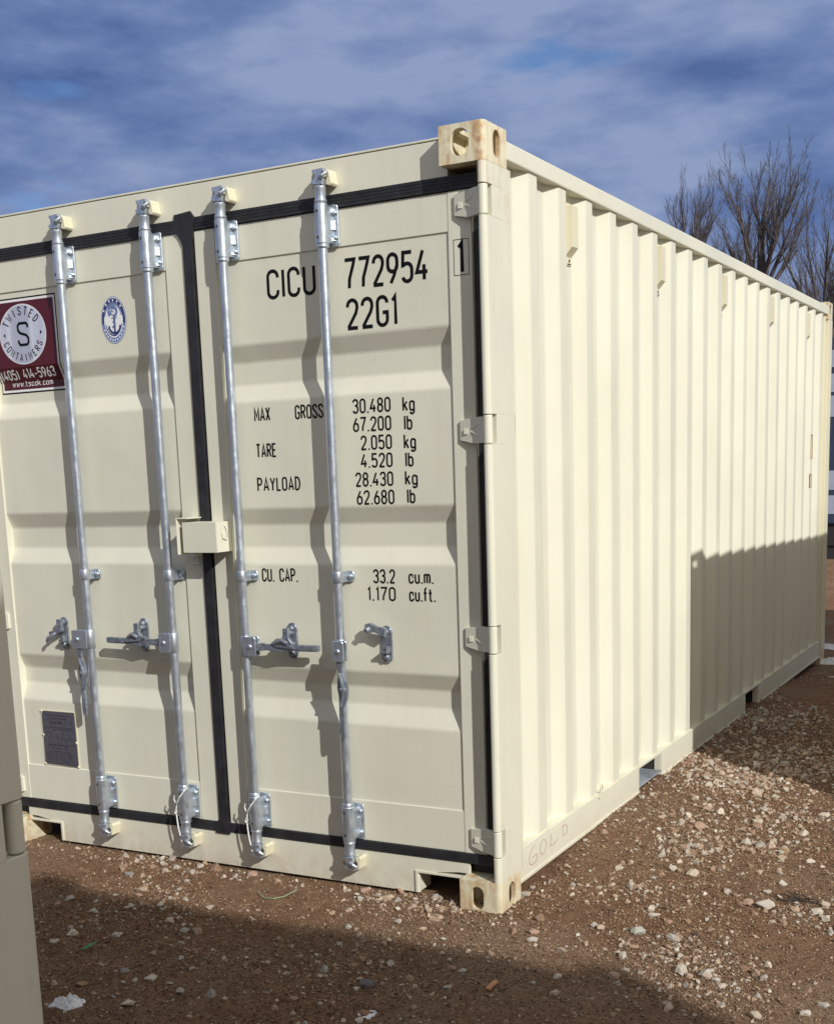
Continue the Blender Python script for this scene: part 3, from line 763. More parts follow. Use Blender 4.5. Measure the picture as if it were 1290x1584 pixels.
# ---- lettering on the right door
def put_on_panel(x0, z0, lift=.0007):
    def put(u, v, k):
        z = z0 + v; return (x0 + u, panel_y(z) - lift - .00018 * k, z)
    return put
def line(mb, s, x0, z0, x1, h, t=.13):
    stroke_text(mb, s, put_on_panel(x0 + t * h / 2, z0), h, t, width=(x1 - x0 - t * h))
T = lambda yy: 1.0
def shiftx(x): return x - .0075   # measured on a plane 15 mm nearer
def one(s_, x0, z0, x1, h, t, name='lettering'):
    mb = MB(); line(mb, s_, x0, z0, x1, h, t); mb.build(name, M['ink'], door_r)
line_ = lambda mb, *a: one(*a)
line_(mb, 'CICU', shiftx(-.902), 2.146, shiftx(-.688), .090, .135)
line_(mb, '772954', shiftx(-.573), 2.148, shiftx(-.238), .092, .135)
line_(mb, '22G1', shiftx(-.571), 2.016, shiftx(-.362), .092, .135)
hh = .044; tt = .15
for s, a, b, z in (('MAX', -.990, -.915, 1.727), ('GROSS', -.808, -.683, 1.726), ('TARE', -.990, -.896, 1.598), ('PAYLOAD', -.993, -.797, 1.477), ('CU. CAP.', -.995, -.829, 1.147),
                   ('30.480', -.562, -.404, 1.733), ('67.200', -.563, -.404, 1.671), ('2.050', -.534, -.404, 1.608), ('4.520', -.536, -.404, 1.547), ('28.430', -.562, -.404, 1.483), ('62.680', -.560, -.402, 1.421),
                   ('kg', -.359, -.308, 1.731), ('lb', -.355, -.320, 1.669), ('kg', -.359, -.308, 1.606), ('lb', -.355, -.320, 1.546), ('kg', -.359, -.306, 1.484), ('lb', -.353, -.318, 1.422),
                   ('33.2', -.505, -.411, 1.146), ('1.170', -.531, -.411, 1.084), ('cu.m.', -.359, -.256, 1.146), ('cu.ft.', -.359, -.250, 1.084)):
    one(s, shiftx(a), z, shiftx(b), hh, tt)
mb = MB()
y = DOOR_Y - .0007
for a, b, c, d in ((-.149, -.147, 2.146, 2.258), (-.094, -.092, 2.146, 2.258), (-.147, -.094, 2.146, 2.148), (-.147, -.094, 2.256, 2.258)):
    mb.add([(a, y, c), (b, y, c), (b, y, d), (a, y, d)], [(0, 1, 2, 3)])
def put1(u, v, k): return (-.129 + u, y - .0001 * (k + 1), 2.156 + v)
stroke_text(mb, '1', put1, .092, .14)
mb.build('check_digit_box', M['ink'], door_r)

# ---- maroon sticker with a silver disc
def on(x, z, lift): return (x, panel_y(z) - lift, z)
def sheet(mb, x0, x1, z0, z1, lift, mi, bow=0):
    zz = sorted({z0, z1} | {z for z, f in ZB if z0 < z < z1})
    vs = []
    for z in zz: vs += [on(x0, z, lift), on(x1, z, lift)]
    mb.add(vs, [(2 * i, 2 * i + 1, 2 * i + 3, 2 * i + 2) for i in range(len(zz) - 1)], mi)
mb = MB()
SX0, SX1, SZ0, SZ1 = -2.300, -1.936, 1.894, 2.262
sheet(mb, SX0, SX1, SZ0, SZ1, .0006, 0)
sheet(mb, SX0 + .005, SX1 - .005, SZ0 + .006, SZ1 - .006, .0009, 1)
sheet(mb, SX0 + .013, SX1 - .013, SZ0 + .015, SZ1 - .015, .0012, 2)
cx_, cz_, rx_, rz_ = -2.128, 2.120, .126, .113
for rr, li, mi in ((1.03, .0015, 1), (1.0, .0018, 3)):
    vs = [on(cx_, cz_, li)] + [on(cx_ + rx_ * rr * math.cos(a * math.pi / 36), cz_ + rz_ * rr * math.sin(a * math.pi / 36), li) for a in range(72)]
    mb.add(vs, [(0, i + 1, (i + 1) % 72 + 1) for i in range(72)], mi)
def ring_text(s, rad, a_start, a_end, h, inward, mi):
    n = len(s)
    for i, ch in enumerate(s):
        a = math.radians(a_start + (a_end - a_start) * i / (n - 1))
        w = glyph(ch)[0] * h
        def put(u, v, k, a=a, w=w):
            uu = u - w / 2; vv = v - h / 2
            if inward: r = rad + vv; dx_, dz_ = r * math.cos(a) + uu * math.sin(a), r * math.sin(a) - uu * math.cos(a)
            else: r = rad - vv; dx_, dz_ = r * math.cos(a) - uu * math.sin(a), r * math.sin(a) + uu * math.cos(a)
            return on(cx_ + dx_ * rx_ / rz_, cz_ + dz_, .0022 + .0001 * k)
        stroke_text(mb, ch, put, h, .15, mi=mi)
ring_text('TWISTED', .090, 152, 38, .030, True, 0)
ring_text('CONTAINERS', .090, 202, 334, .026, False, 0)
def puts(u, v, k): return on(cx_ - .026 + u, cz_ - .042 + v, .0022)
S_ = [(.056, .066), (.056, .076), (.048, .084), (.010, .084), (.002, .076), (.002, .058), (.012, .047), (.046, .037), (.056, .026), (.056, .010), (.048, .001), (.010, .001), (.002, .010), (.002, .020)]
Lf, Rt = stroke_poly(S_, .0105, False); n = len(Lf)
mb.add([puts(p.x, p.y, 0) for p in Lf] + [puts(p.x, p.y, 0) for p in Rt], [(i, i + 1, n + i + 1, n + i) for i in range(n - 1)], 0)
for sx in (-1, 1):
    c = cx_ + sx * .102
    mb.add([on(c + sx * .006, cz_ + .001, .0022), on(c - sx * .005, cz_ + .010, .0022), on(c - sx * .005, cz_ - .008, .0022)], [(0, 1, 2)], 0)
stroke_text(mb, '(405) 414-5963', lambda u, v, k: on(-2.280 + u, 1.949 + v + u * .012, .0016 + .0001 * k), .034, .16, mi=1, width=.300)
stroke_text(mb, 'www.tscok.com', lambda u, v, k: on(-2.236 + u, 1.921 + v, .0016 + .0001 * k), .022, .13, mi=1, width=.226)
mb.build('company_sticker', [M['ink'], M['white'], M['maroon'], M['silver']], door_l)['label'] = 'maroon sticker with silver disc reading TWISTED CONTAINERS'

# ---- oval anchor sticker
mb = MB(); ox, oz, ax, az = -1.640, 2.133, .064, .087
def ell(k, lift, mi, n=48):
    vs = [on(ox, oz, lift)] + [on(ox + ax * k * math.cos(a * 2 * math.pi / n), oz + az * k * math.sin(a * 2 * math.pi / n), lift) for a in range(n)]
    mb.add(vs, [(0, i + 1, (i + 1) % n + 1) for i in range(n)], mi)
ell(1.0, .0006, 2); ell(.965, .0009, 1); ell(.935, .0012, 0)
ell(.74, .0018, 1)
def band(a0, a1, k0, k1, mi, lift=.0015, n=10):
    vs = []
    for i in range(n + 1):
        a = math.radians(a0 + (a1 - a0) * i / n)
        vs += [on(ox + ax * k0 * math.cos(a), oz + az * k0 * math.sin(a), lift), on(ox + ax * k1 * math.cos(a), oz + az * k1 * math.sin(a), lift)]
    mb.add(vs, [(2 * i, 2 * i + 1, 2 * i + 3, 2 * i + 2) for i in range(n)], mi)
band(190, 350, .935, .74, 2)
for a in (40, 62, 84, 104, 124, 146): band(a, a + 6, .89, .79, 1, .0017, 2)
for a in range(205, 336, 13): band(a, a + 6, .88, .80, 1, .0017, 2)
def ln(pts, t, mi, lift=.0021):
    Lf, Rt = stroke_poly(pts, t, False); n = len(Lf)
    mb.add([on(ox + p.x, oz + p.y, lift) for p in Lf] + [on(ox + p.x, oz + p.y, lift) for p in Rt], [(i, i + 1, n + i + 1, n + i) for i in range(n - 1)], mi)
ln([(.004, .018), (.004, -.046)], .009, 0)
ln(arc(.004, -.022, .028, .026, 200, 340, 11), .009, 0, .0024)
band(15, 165, .74, .66, 2, .0022); band(195, 345, .62, .68, 0, .0022)
ln([(-.026, -.032), (-.022, -.020)], .009, 0, .0026); ln([(.034, -.032), (.030, -.020)], .009, 0, .0026)
ln([(-.010, .008), (.018, .008)], .004, 2, .0025)
ln(arc(-.002, .032, .020, .019, -60, 230, 14), .012, 2, .0023)
ln(arc(-.006, .028, .008, .008, 0, 250, 9), .004, 2, .0025)
ln([(.004, .018), (-.010, .022), (-.004, .044), (.010, .040)], .004, 2, .0027)
ln([(-.006, -.005), (.010, -.014), (-.006, -.024), (.010, -.034)], .004, 2, .0029)
mb.build('anchor_sticker', [M['navy'], M['white'], M['skyblue']], door_l)['label'] = 'oval blue and white anchor sticker'

# ---- data plate
mb = MB(); px0, px1, pz0, pz1 = -2.214, -2.014, .350, .588
zf = lambda z: panel_y(z) - .0015
yb = FLAT_Y - .003
mb.prism([(px0, pz0), (px1, pz0), (px1, pz1), (px0, pz1)], yb - .0005, yb + .002, 'y', 1)
out = [(px0 + .012, pz0 + .006), (px1 - .012, pz0 + .002), (px1 - .004, pz0 + .014), (px1 - .004, .448), (px1 - .013, .458), (px1 - .004, .468), (px1 - .006, pz1 - .002), (px0 + .014, pz1 - .002), (px0 + .006, pz1 - .016), (px0 + .006, .492), (px0 + .014, .482), (px0 + .006, .472), (px0 + .004, pz0 + .016)]
mb.prism(out, yb - .0022, yb - .0004, 'y', 0)
for cx, cz in ((px0 + .004, pz1 - .003), (px0 + .006, .482), (px0 + .005, pz0 + .006), (px1 - .005, .458), (px1 - .004, pz0 + .004)):
    mb.lathe((cx, 0, cz), [(yb - .005, .002), (yb - .004, .0045), (yb + .001, .0055)], 10, 'y', 1)
rg = random.Random(3)
def dashes(x0, x1, z, h):
    x = x0
    while x < x1 - .006:
        w = rg.uniform(.006, .022); w = min(w, x1 - x)
        mb.add([(x, yb - .0026, z), (x + w, yb - .0026, z), (x + w, yb - .0026, z + h), (x, yb - .0026, z + h)], [(0, 1, 2, 3)], 2); x += w + rg.uniform(.002, .004)
for z, a, b, h in ((.566, .030, .165, .005), (.553, .040, .150, .005), (.534, .050, .130, .009), (.515, .016, .180, .004), (.507, .06, .16, .003), (.492, .020, .060, .004), (.470, .100, .180, .004), (.462, .11, .18, .003), (.438, .03, .16, .006), (.425, .05, .14, .004)):
    dashes(px0 + a, px0 + b, z, h)
for q in range(6): dashes(px0 + .018, px0 + .085, .412 - q * .0095, .0035); dashes(px0 + .095, px0 + .165, .412 - q * .0095, .0035)
mb.add([(px0 + .088, yb - .0026, .448), (px0 + .0905, yb - .0026, .448), (px0 + .0905, yb - .0026, .49), (px0 + .088, yb - .0026, .49)], [(0, 1, 2, 3)], 2)
mb.build('data_plate', [M['plate'], M['pale_cream'], M['plate_line']], door_l)

# ---- white seal cords on the two inner bars
for bx in (-1.412, -1.060):
    mb = MB(); dr = door_l if bx < -1.2 else door_r
    mb.tube([(bx + .026, .010, .338), (bx + .018, -.004, .322), (bx + .000, -.009, .300), (bx - .018, -.006, .276), (bx - .030, .004, .262), (bx - .034, .004, .235), (bx - .030, .002, .200), (bx - .028, .004, .165), (bx - .020, .006, .125), (bx - .016, .006, .110)], .0032, 7)
    mb.tube([(bx - .030, .004, .262), (bx - .038, .000, .285), (bx - .036, .002, .300)], .0028, 6)
    mb.tube([(bx - .034, .004, .242), (bx - .038, .000, .232), (bx - .030, -.003, .226), (bx - .028, .002, .240)], .0036, 6)
    mb.build('seal_cord', M['cord'], dr)

# ---- things on the visible side
for y0, z0, z1 in ((5.428, 1.513, 1.674), (5.415, 1.316, 1.409)):
    X = -.0080; mb = MB()
    for a, b, c, d in ((y0 - .030, y0 + .028, z0, z0 + .006), (y0 - .030, y0 + .028, z1 - .006, z1), (y0 - .030, y0 - .022, z0 + .006, z1 - .006), (y0 + .018, y0 + .028, z0 + .006, z1 - .006)):
        mb.box(X - .002, X + .001, a, b, c, d)
    mb.build('sealant_patch', M['brownline'], box)
mb = MB()      # lashing ring at the panel foot
mb.tube([(-.004, 1.034, .192), (.002, 1.022, .205), (.004, 1.022, .222), (-.002, 1.034, .236), (.004, 1.046, .222), (.002, 1.046, .205), (-.004, 1.040, .192)], .004, 8)
mb.box(-.010, .004, 1.018, 1.050, .176, .196)
mb.build('lashing_ring', M['post'], box, bevel=.001)
# faint handwriting on the bottom rail
mb = MB()
def hand(pts, t=.0030):
    mb = MB()
    pts = [(.272 + (y - .28) * .88, .100 + (z - .062) * .60) for y, z in pts]
    Lf, Rt = stroke_poly(pts, t, False); n = len(Lf)
    mb.add([(-.0052, p.x, p.y) for p in Lf] + [(-.0052, p.x, p.y) for p in Rt], [(i, i + 1, n + i + 1, n + i) for i in range(n - 1)], 0)
    mb.build('marker_scribble', M['marker'], box)
hand([(.345, .176), (.305, .160), (.280, .120), (.282, .082), (.310, .062), (.350, .066), (.372, .090), (.360, .112), (.318, .108)])
hand([(.425, .172), (.400, .140), (.398, .104), (.420, .082), (.455, .092), (.470, .130), (.456, .165), (.430, .172)])
hand([(.528, .174), (.520, .130), (.520, .096), (.560, .094), (.600, .112)])
hand([(.668, .164), (.664, .106)]); hand([(.650, .166), (.700, .168), (.722, .142), (.716, .112), (.680, .100)])

# ---- the other containers: copies of the first one with its fixed parts
def copy_container(loc, rz, label, name='shipping_container'):
    r = empty(name, loc, rz); tagit(r, label, 'container', 'cream shipping containers')
    mp = {box: r}
    todo = list(STRUCT)
    while todo:
        rest = []
        for o in todo:
            if o.parent in mp:
                c = o.copy(); COL.objects.link(c); c.parent = mp[o.parent]; mp[o] = c
            else: rest.append(o)
        if len(rest) == len(todo): break
        todo = rest
    return r
copy_container((.171 - W_, -2.331, 0), math.pi, 'shaded cream container cropped by the left edge, only its corner post showing')
copy_container((2.24 + W_, .975, 0), math.radians(-2.3), 'cream container off to the right that throws the square shadow on the corrugated side')
copy_container((5.86, -5.02, 0), math.pi, 'lower container of the stacked pair behind the camera')
copy_container((5.86, -5.02, H_ * ZS + .01), math.pi, 'upper container of the stacked pair behind the camera whose shadow covers the foreground')

# ------------------------------------------------------------------ ground
def vnoise(x, y, seed=0):
    xi = np.floor(x).astype(np.int64); yi = np.floor(y).astype(np.int64); xf = x - xi; yf = y - yi
    def h(a, b):
        n = (a * 374761393 + b * 668265263 + seed * 1442695041) & 0xffffffff
        n = ((n ^ (n >> 13)) * 1274126177) & 0xffffffff
        return ((n ^ (n >> 16)) & 0xffff) / 65535.0
    u = xf * xf * (3 - 2 * xf); v = yf * yf * (3 - 2 * yf)
    return (h(xi, yi) * (1 - u) + h(xi + 1, yi) * u) * (1 - v) + (h(xi, yi + 1) * (1 - u) + h(xi + 1, yi + 1) * u) * v
def fbm(x, y, o=4, seed=0):
    s = 0; a = .5
    for i in range(o): s = s + a * (vnoise(x * 2 ** i, y * 2 ** i, seed + i) - .5); a *= .5
    return s
def gz(x, y):
    x = np.asarray(x, float); y = np.asarray(y, float)
    z = .012 + .050 * fbm(x * .8 + 3, y * .8, 3, 1) + .030 * fbm(x * 5, y * 5, 4, 5) + .010 * fbm(x * 28, y * 28, 2, 9)
    # keep the soil below the container frame
    dxm = np.maximum(np.maximum(-W_ - x, x), 0); dym = np.maximum(-y, 0) + np.maximum(y - L_, 0)
    d = np.sqrt(dxm ** 2 + dym ** 2); k = np.clip(d / .45, 0, 1)
    near = .010 + .006 * fbm(x * 9, y * 9, 3, 4)
    # soil banked against the side rail, away from the corner castings
    t1 = np.clip((y - .22) / .9, 0, 1); t2 = np.clip((5.6 - y) / 1.2, 0, 1)
    bank = .062 * t1 * t1 * (3 - 2 * t1) * t2 * t2 * (3 - 2 * t2) * np.exp(-(np.maximum(x, 0) / .75) ** 2) * (x > -.5)
    return near * (1 - k) + z * k + bank
def axis_pts(a, b, step, far):
    c = list(np.arange(a, b + step / 2, step)); s = step; x = c[-1]; up = []
    while x < far: s *= 1.22; x += s; up.append(x)
    s = step; x = c[0]; dn = []
    while x > -far: s *= 1.22; x -= s; dn.append(x)
    return np.array(dn[::-1] + c + up)
gx = axis_pts(-2.6, 2.4, .018, 700); gy = axis_pts(-2.2, 4.5, .020, 700)
X, Y = np.meshgrid(gx, gy); Z = gz(X, Y)
far = np.clip((np.hypot(X, Y) - 25) / 40, 0, 1); Z = Z * (1 - far)
V = np.stack([X.ravel(), Y.ravel(), Z.ravel()], -1); nx, ny = len(gx), len(gy)
I, J = np.meshgrid(np.arange(nx - 1), np.arange(ny - 1)); a = (J * nx + I).ravel()
Fq = np.stack([a, a + 1, a + nx + 1, a + nx], -1)
def np_mesh(name, V, Fc, mat_, smooth=True, parent=None):
    me = bpy.data.meshes.new(name); k = Fc.shape[1]
    me.vertices.add(len(V)); me.vertices.foreach_set('co', V.astype(np.float32).ravel())
    me.loops.add(Fc.size); me.loops.foreach_set('vertex_index', Fc.astype(np.int32).ravel())
    me.polygons.add(len(Fc)); me.polygons.foreach_set('loop_start', np.arange(0, Fc.size, k, dtype=np.int32))
    me.polygons.foreach_set('loop_total', np.full(len(Fc), k, np.int32))
    me.polygons.foreach_set('use_smooth', np.full(len(Fc), smooth))
    me.update(calc_edges=True); me.validate()
    me.materials.append(mat_)
    o = bpy.data.objects.new(name, me); COL.objects.link(o)
    if parent: o.parent = parent
    return o
def dirt_mat():
    mt = mat('red_brown_dirt', (.25, .13, .07), .95, spec=.2); N = NT(mt); v = N.coord()
    a = N.noise(v, 1.1, 6, .6); b = N.noise(v, 14, 8, .70); c = N.noise(v, 95, 4, .7); d = N.noise(v, 210, 4, .75)
    col = N.ramp(b, [(.30, (.135, .063, .032)), (.5, (.235, .120, .062)), (.70, (.320, .180, .100))])
    col = N.mix(N.ramp(a, [(.44, (0, 0, 0)), (.62, (.55, .55, .55))]), col, N.ramp(c, [(.35, (.19, .125, .078)), (.65, (.39, .295, .20))]))
    col = N.mix(N.ramp(c, [(.55, (0, 0, 0)), (.66, (.8, .8, .8))]), col, (.43, .315, .205))
    col = N.mix(N.ramp(d, [(.58, (0, 0, 0)), (.68, (.75, .75, .75))]), col, (.47, .37, .255))
    col = N.mix(N.ramp(d, [(.34, (.75, .75, .75)), (.48, (0, 0, 0))]), col, (.085, .052, .036))
    N.l(col, N.b.inputs['Base Color'])
    h = N.math('ADD', N.math('MULTIPLY', b, .5), N.math('ADD', N.math('MULTIPLY', c, .35), N.math('MULTIPLY', d, .15)))
    bp = N.bump(h, .040, 1.0); N.l(bp, N.b.inputs['Normal'])
    return mt
g = np_mesh('ground', V, Fq, dirt_mat()); tagit(g, 'red brown dirt yard strewn with gravel', 'ground', kind='structure')

# ------------------------------------------------------------------ gravel
def hull(npts, sq=(1, .8, .6), seed=0):
    r = np.random.default_rng(seed); p = r.normal(size=(npts, 3)); p /= np.linalg.norm(p, axis=1)[:, None]; p *= r.uniform(.75, 1.0, (npts, 1)); p *= np.array(sq)
    bm = bmesh.new()
    for q in p: bm.verts.new(q)
    res = bmesh.ops.convex_hull(bm, input=bm.verts)
    bmesh.ops.delete(bm, geom=[v for v in bm.verts if not v.link_faces], context='VERTS')
    bmesh.ops.triangulate(bm, faces=bm.faces); bmesh.ops.recalc_face_normals(bm, faces=bm.faces)
    bm.verts.index_update()
    v = np.array([q.co for q in bm.verts]); f = np.array([[w.index for w in t.verts] for t in bm.faces]); bm.free()
    return v, f
def scatter(name, pos, size, npts, protos, mt, flat=.6, sink=.25, label=None):
    n = len(pos); VV = []; FF = []; off = 0
    ids = rng.integers(0, protos, n)
    for k in range(protos):
        sel = np.where(ids == k)[0]
        if len(sel) == 0: continue
        r = np.random.default_rng(k + 50)
        v, f = hull(npts, (1, r.uniform(.6, .95), flat * r.uniform(.75, 1.25)), k + npts * 10)
        m_ = len(sel); th = rng.uniform(0, 2 * np.pi, m_); tx = rng.normal(0, .22, m_); ty = rng.normal(0, .22, m_)
        c, s = np.cos(th), np.sin(th); zero = np.zeros(m_); one = np.ones(m_)
        Rz = np.stack([np.stack([c, -s, zero], -1), np.stack([s, c, zero], -1), np.stack([zero, zero, one], -1)], 1)
        c, s = np.cos(tx), np.sin(tx); Rx = np.stack([np.stack([one, zero, zero], -1), np.stack([zero, c, -s], -1), np.stack([zero, s, c], -1)], 1)
        c, s = np.cos(ty), np.sin(ty); Ry = np.stack([np.stack([c, zero, s], -1), np.stack([zero, one, zero], -1), np.stack([-s, zero, c], -1)], 1)
        A = Rx @ Ry @ Rz
        w = np.einsum('nij,vj->nvi', A, v) * size[sel][:, None, None]
        p = pos[sel]; base = np.stack([p[:, 0], p[:, 1], gz(p[:, 0], p[:, 1]) + size[sel] * flat * (1 - 2 * sink) * .9], -1)
        w += base[:, None, :]
        VV.append(w.reshape(-1, 3)); FF.append((f[None] + (np.arange(m_) * len(v))[:, None, None]).reshape(-1, 3) + off); off += m_ * len(v)
    o = np_mesh(name, np.concatenate(VV), np.concatenate(FF), mt, smooth=False)
    tagit(o, label, 'gravel', kind='stuff'); return o
def stone_mat(name, stops, island=True, base_scale=1):
    mt = mat(name, (.4, .35, .3), .85, spec=.3); N = NT(mt); v = N.coord()
    if island:
        gm = N.n('ShaderNodeNewGeometry'); f = gm.outputs['Random Per Island']
    else:
        oi = N.n('ShaderNodeObjectInfo'); f = oi.outputs['Random']
    c = N.ramp(f, stops)
    n = N.noise(v, 60, 5, .65)
    c = N.mix(N.ramp(n, [(.38, (.5, .5, .5)), (.58, (0, 0, 0))]), c, (.24, .135, .08))
    c = N.mix(.35, c, N.mix(1.0, c, N.ramp(N.noise(v, 180, 4), [(.3, (.6, .6, .6)), (.7, (1.25, 1.25, 1.25))]), 'MULTIPLY'))
    N.l(c, N.b.inputs['Base Color']); N.l(N.bump(n, .004, .6), N.b.inputs['Normal'])
    return mt
fine_m = stone_mat('fine_gravel', [(0, (.06, .042, .032)), (.30, (.16, .105, .068)), (.60, (.25, .155, .090)), (.86, (.36, .27, .175)), (1, (.52, .43, .31))])
mid_m = stone_mat('pale_gravel', [(0, (.24, .15, .10)), (.25, (.38, .26, .18)), (.5, (.50, .40, .30)), (.75, (.38, .37, .33)), (1, (.66, .57, .46))])

def pix(px, py, z=0.0):          # where a sight line through a measured point meets the soil
    d = F_ + R_ * ((px - 624.48) / 1931.146) - U_ * ((py - 1080.295) / 1931.146)
    c = m.translation; t = (z - c.z) / d.z
    return c.x + t * d.x, c.y + t * d.y
def inside(p):
    return ~((p[:, 0] < -.02) & (p[:, 0] > -W_ + .02) & (p[:, 1] > .09) & (p[:, 1] < L_))
# patches where stones lie thicker
patch = [(*pix(1060, 1330), .24, 1.5), (*pix(1150, 1215), .45, 1.3), (*pix(1240, 1180), .5, 1.0), (*pix(1080, 1290), .35, .8), (*pix(1030, 1480), .26, 1.0), (*pix(640, 1400), .22, 1.6), (*pix(980, 1390), .3, .6),
         (*pix(560, 1500), .3, .5), (*pix(200, 1420), .3, .5), (*pix(1200, 1330), .3, .7), (*pix(250, 1330), .25, .6), (*pix(1250, 1420), .18, 1.0), (*pix(1180, 1130), .5, .9), (*pix(1230, 1280), .3, 1.0), (*pix(1120, 1530), .2, .8)]
def dens(p):
    d = .07 + 2.2 * np.clip(fbm(p[:, 0] * 2.6, p[:, 1] * 2.6, 4, 21) + .0, 0, 1)
    d = d + .13 * (p[:, 1] < -.25)
    for (a, b, s, w) in patch: d = d + 1.35 * w * np.exp(-((p[:, 0] - a) ** 2 + (p[:, 1] - b) ** 2) / (2 * (s * .55) ** 2))
    return d
def sample(n, x0, x1, y0, y1, power=1.0, bias=True):
    out = []
    tot = 0
    while tot < n:
        p = np.stack([rng.uniform(x0, x1, n * 2), rng.uniform(y0, y1, n * 2)], -1)
        k = rng.uniform(0, 2.4, len(p)) < dens(p) ** power
        p = p[k & inside(p)]; out.append(p); tot += len(p)
    return np.concatenate(out)[:n]
near = sample(150000, -2.6, 1.9, -2.2, 3.6, .5)
scatter('fine_gravel', near, rng.uniform(.0024, .0062, len(near)) * (1 + .5 * (rng.uniform(size=len(near)) > .85)), 7, 8, fine_m, .6, .15, 'fine brown grit scattered over the whole dirt yard')
p1 = sample(8200, -2.6, 2.0, -2.2, 4.0, 1.35); p2 = sample(3800, -.1, 3.5, 1.5, 12, 1.3)
u = rng.uniform(size=300); edge = np.concatenate([np.stack([-W_ + .15 + u[:130] * 2.1, rng.normal(-.01, .04, 130)], -1), np.stack([rng.normal(.025, .035, 170), .2 + u[130:] ** 1.3 * 5.6], -1)])
edge = edge[((edge[:, 1] < .06) | (edge[:, 0] > -.02))]
p2 = np.concatenate([p2, edge]); p = np.concatenate([p1, p2]); sz = np.exp(rng.normal(math.log(.0078), .52, len(p))); sz = np.clip(sz, .0035, .030)
sz[len(p1):] *= 1.15
scatter('loose_gravel', p, sz, 13, 14, mid_m, .66, .34, 'pale pink and cream gravel lying in loose patches on the dirt')

# rocks that stand out one by one
rock_mats = {}
def rock_mat(c):
    if c not in rock_mats:
        cols = {'pink': (.50, .34, .26), 'white': (.68, .62, .53), 'green': (.50, .52, .44), 'tan': (.47, .32, .20), 'blue': (.13, .145, .165), 'cream': (.60, .52, .40), 'black': (.04, .035, .035), 'grey': (.34, .33, .31)}
        b = cols[c]; rock_mats[c] = stone_mat(c + '_rock', [(0, tuple(x * .9 for x in b)), (1, tuple(min(1, x * 1.08) for x in b))], False)
    return rock_mats[c]
ROCKS = [
 (1183, 1405, 42, 'white', 'large pale wedge shaped rock beside a pink one on the sunlit dirt', 1.5),
 (1157, 1400, 26, 'pink', 'flat pink rock touching the large pale wedge shaped rock', 1.4),
 (986, 1447, 34, 'green', 'greenish white rock with a notch on sunlit dirt, left of the black stone', 1.3),
 (1011, 1424, 26, 'white', 'small flat white rock just behind the greenish white rock', 1.6),
 (1071, 1361, 24, 'cream', 'chunky cream rock at the front of the gravel heap', 1.0),
 (1040, 1354, 18, 'white', 'rounded white rock at the left of the gravel heap front', 1.0),
 (1081, 1297, 26, 'pink', 'pinkish tan boulder alone between the two gravel heaps', 1.1),
 (1212, 1326, 18, 'tan', 'orange tan stone near the right edge on sunlit dirt', 1.0),
 (1253, 1338, 18, 'white', 'small white stone by the dark twig side, close to the right edge', 1.3),
 (1168, 1574, 24, 'cream', 'rounded cream rock at the very bottom, right of the big shadow edge', .9),
 (1245, 1568, 22, 'white', 'pale angular rock in the bottom right corner', 1.2),
 (986, 1380, 26, 'pink', 'long flat pinkish rock half sunk in sunlit dirt', 1.7),
 (957, 1355, 18, 'cream', 'single cream pebble nearest the container side rail', 1.2),
 (950, 1510, 24, 'pink', 'brownish pink rock inside the shadow near its right end', 1.1),
 (1075, 1450, 14, 'black', 'small black stone on sunlit dirt', 1.2),
 (826, 1448, 22, 'pink', 'pinkish flat stone on the sunlit side of the shadow edge by the corner casting', 1.4),
 (824, 1460, 24, 'white', 'whitish flat stone just in front of the pinkish one by the shadow edge', 1.6),
 (565, 1529, 42, 'blue', 'dark blue grey rock in the shadow, bottom centre', 1.4),
 (564, 1379, 26, 'pink', 'pinkish white stone against the door sill, left of the sill notch', 1.5),
 (391, 1353, 22, 'pink', 'salmon coloured flat stone under the third locking bar', 1.5),
 (200, 1353, 18, 'grey', 'grey stone on lit dirt below the second locking bar', 1.2),
 (180, 1447, 20, 'white', 'white stone in the shadow above the green leaf', 1.0),
 (286, 1442, 18, 'green', 'pale greenish stone in the shadow right of the white one', 1.0),
 (127, 1524, 24, 'tan', 'tan stone in the shadow just behind the snow patch', 1.4),
 (195, 1508, 20, 'grey', 'grey flat stone in the shadow right of the tan stone', 1.5),
 (215, 1383, 16, 'pink', 'small pink stone at the edge of the shadow under the second locking bar', 1.4),
 (1262, 1412, 26, 'white', 'white stone cut by the right edge of the view', 1.3),
 (1275, 1402, 22, 'cream', 'cream stone behind the white one at the right edge', 1.2),
]
for i, (px, py, wpx, c, lab, asp) in enumerate(ROCKS):
    x, y_ = pix(px, py, .012); dep = (Vector((x, y_, 0)) - m.translation).dot(F_)
    r = wpx / 1931 * dep / 2 * .95
    v, f = hull(26, (1.0, .8, .72 / asp), 300 + i)
    bm = bmesh.new()
    bv = [bm.verts.new(q) for q in v]; [bm.faces.new([bv[k] for k in t]) for t in f]
    bmesh.ops.subdivide_edges(bm, edges=bm.edges, cuts=2, use_grid_fill=True)
    for q in bm.verts:
        nv = mnoise.noise(q.co * 3.1 + Vector((i * 7.1, 0, 0))); nf = mnoise.noise(q.co * 9 + Vector((i, 3, 0)))
        q.co *= 1 + .13 * nv + .05 * nf
    bmesh.ops.recalc_face_normals(bm, faces=bm.faces)
    me = bpy.data.meshes.new('rock'); bm.to_mesh(me); bm.free(); me.materials.append(rock_mat(c))
    o = bpy.data.objects.new('rock', me); COL.objects.link(o)
    az_ = math.atan2(R_.y, R_.x) + random.uniform(-.35, .35)
    o.location = (x, y_, float(gz(x, y_)) + r * .72 / asp * .45); o.rotation_euler = (random.uniform(-.2, .2), random.uniform(-.2, .2), az_); o.scale = (r, r, r)
    tagit(o, lab, 'rock', 'rocks on the dirt')

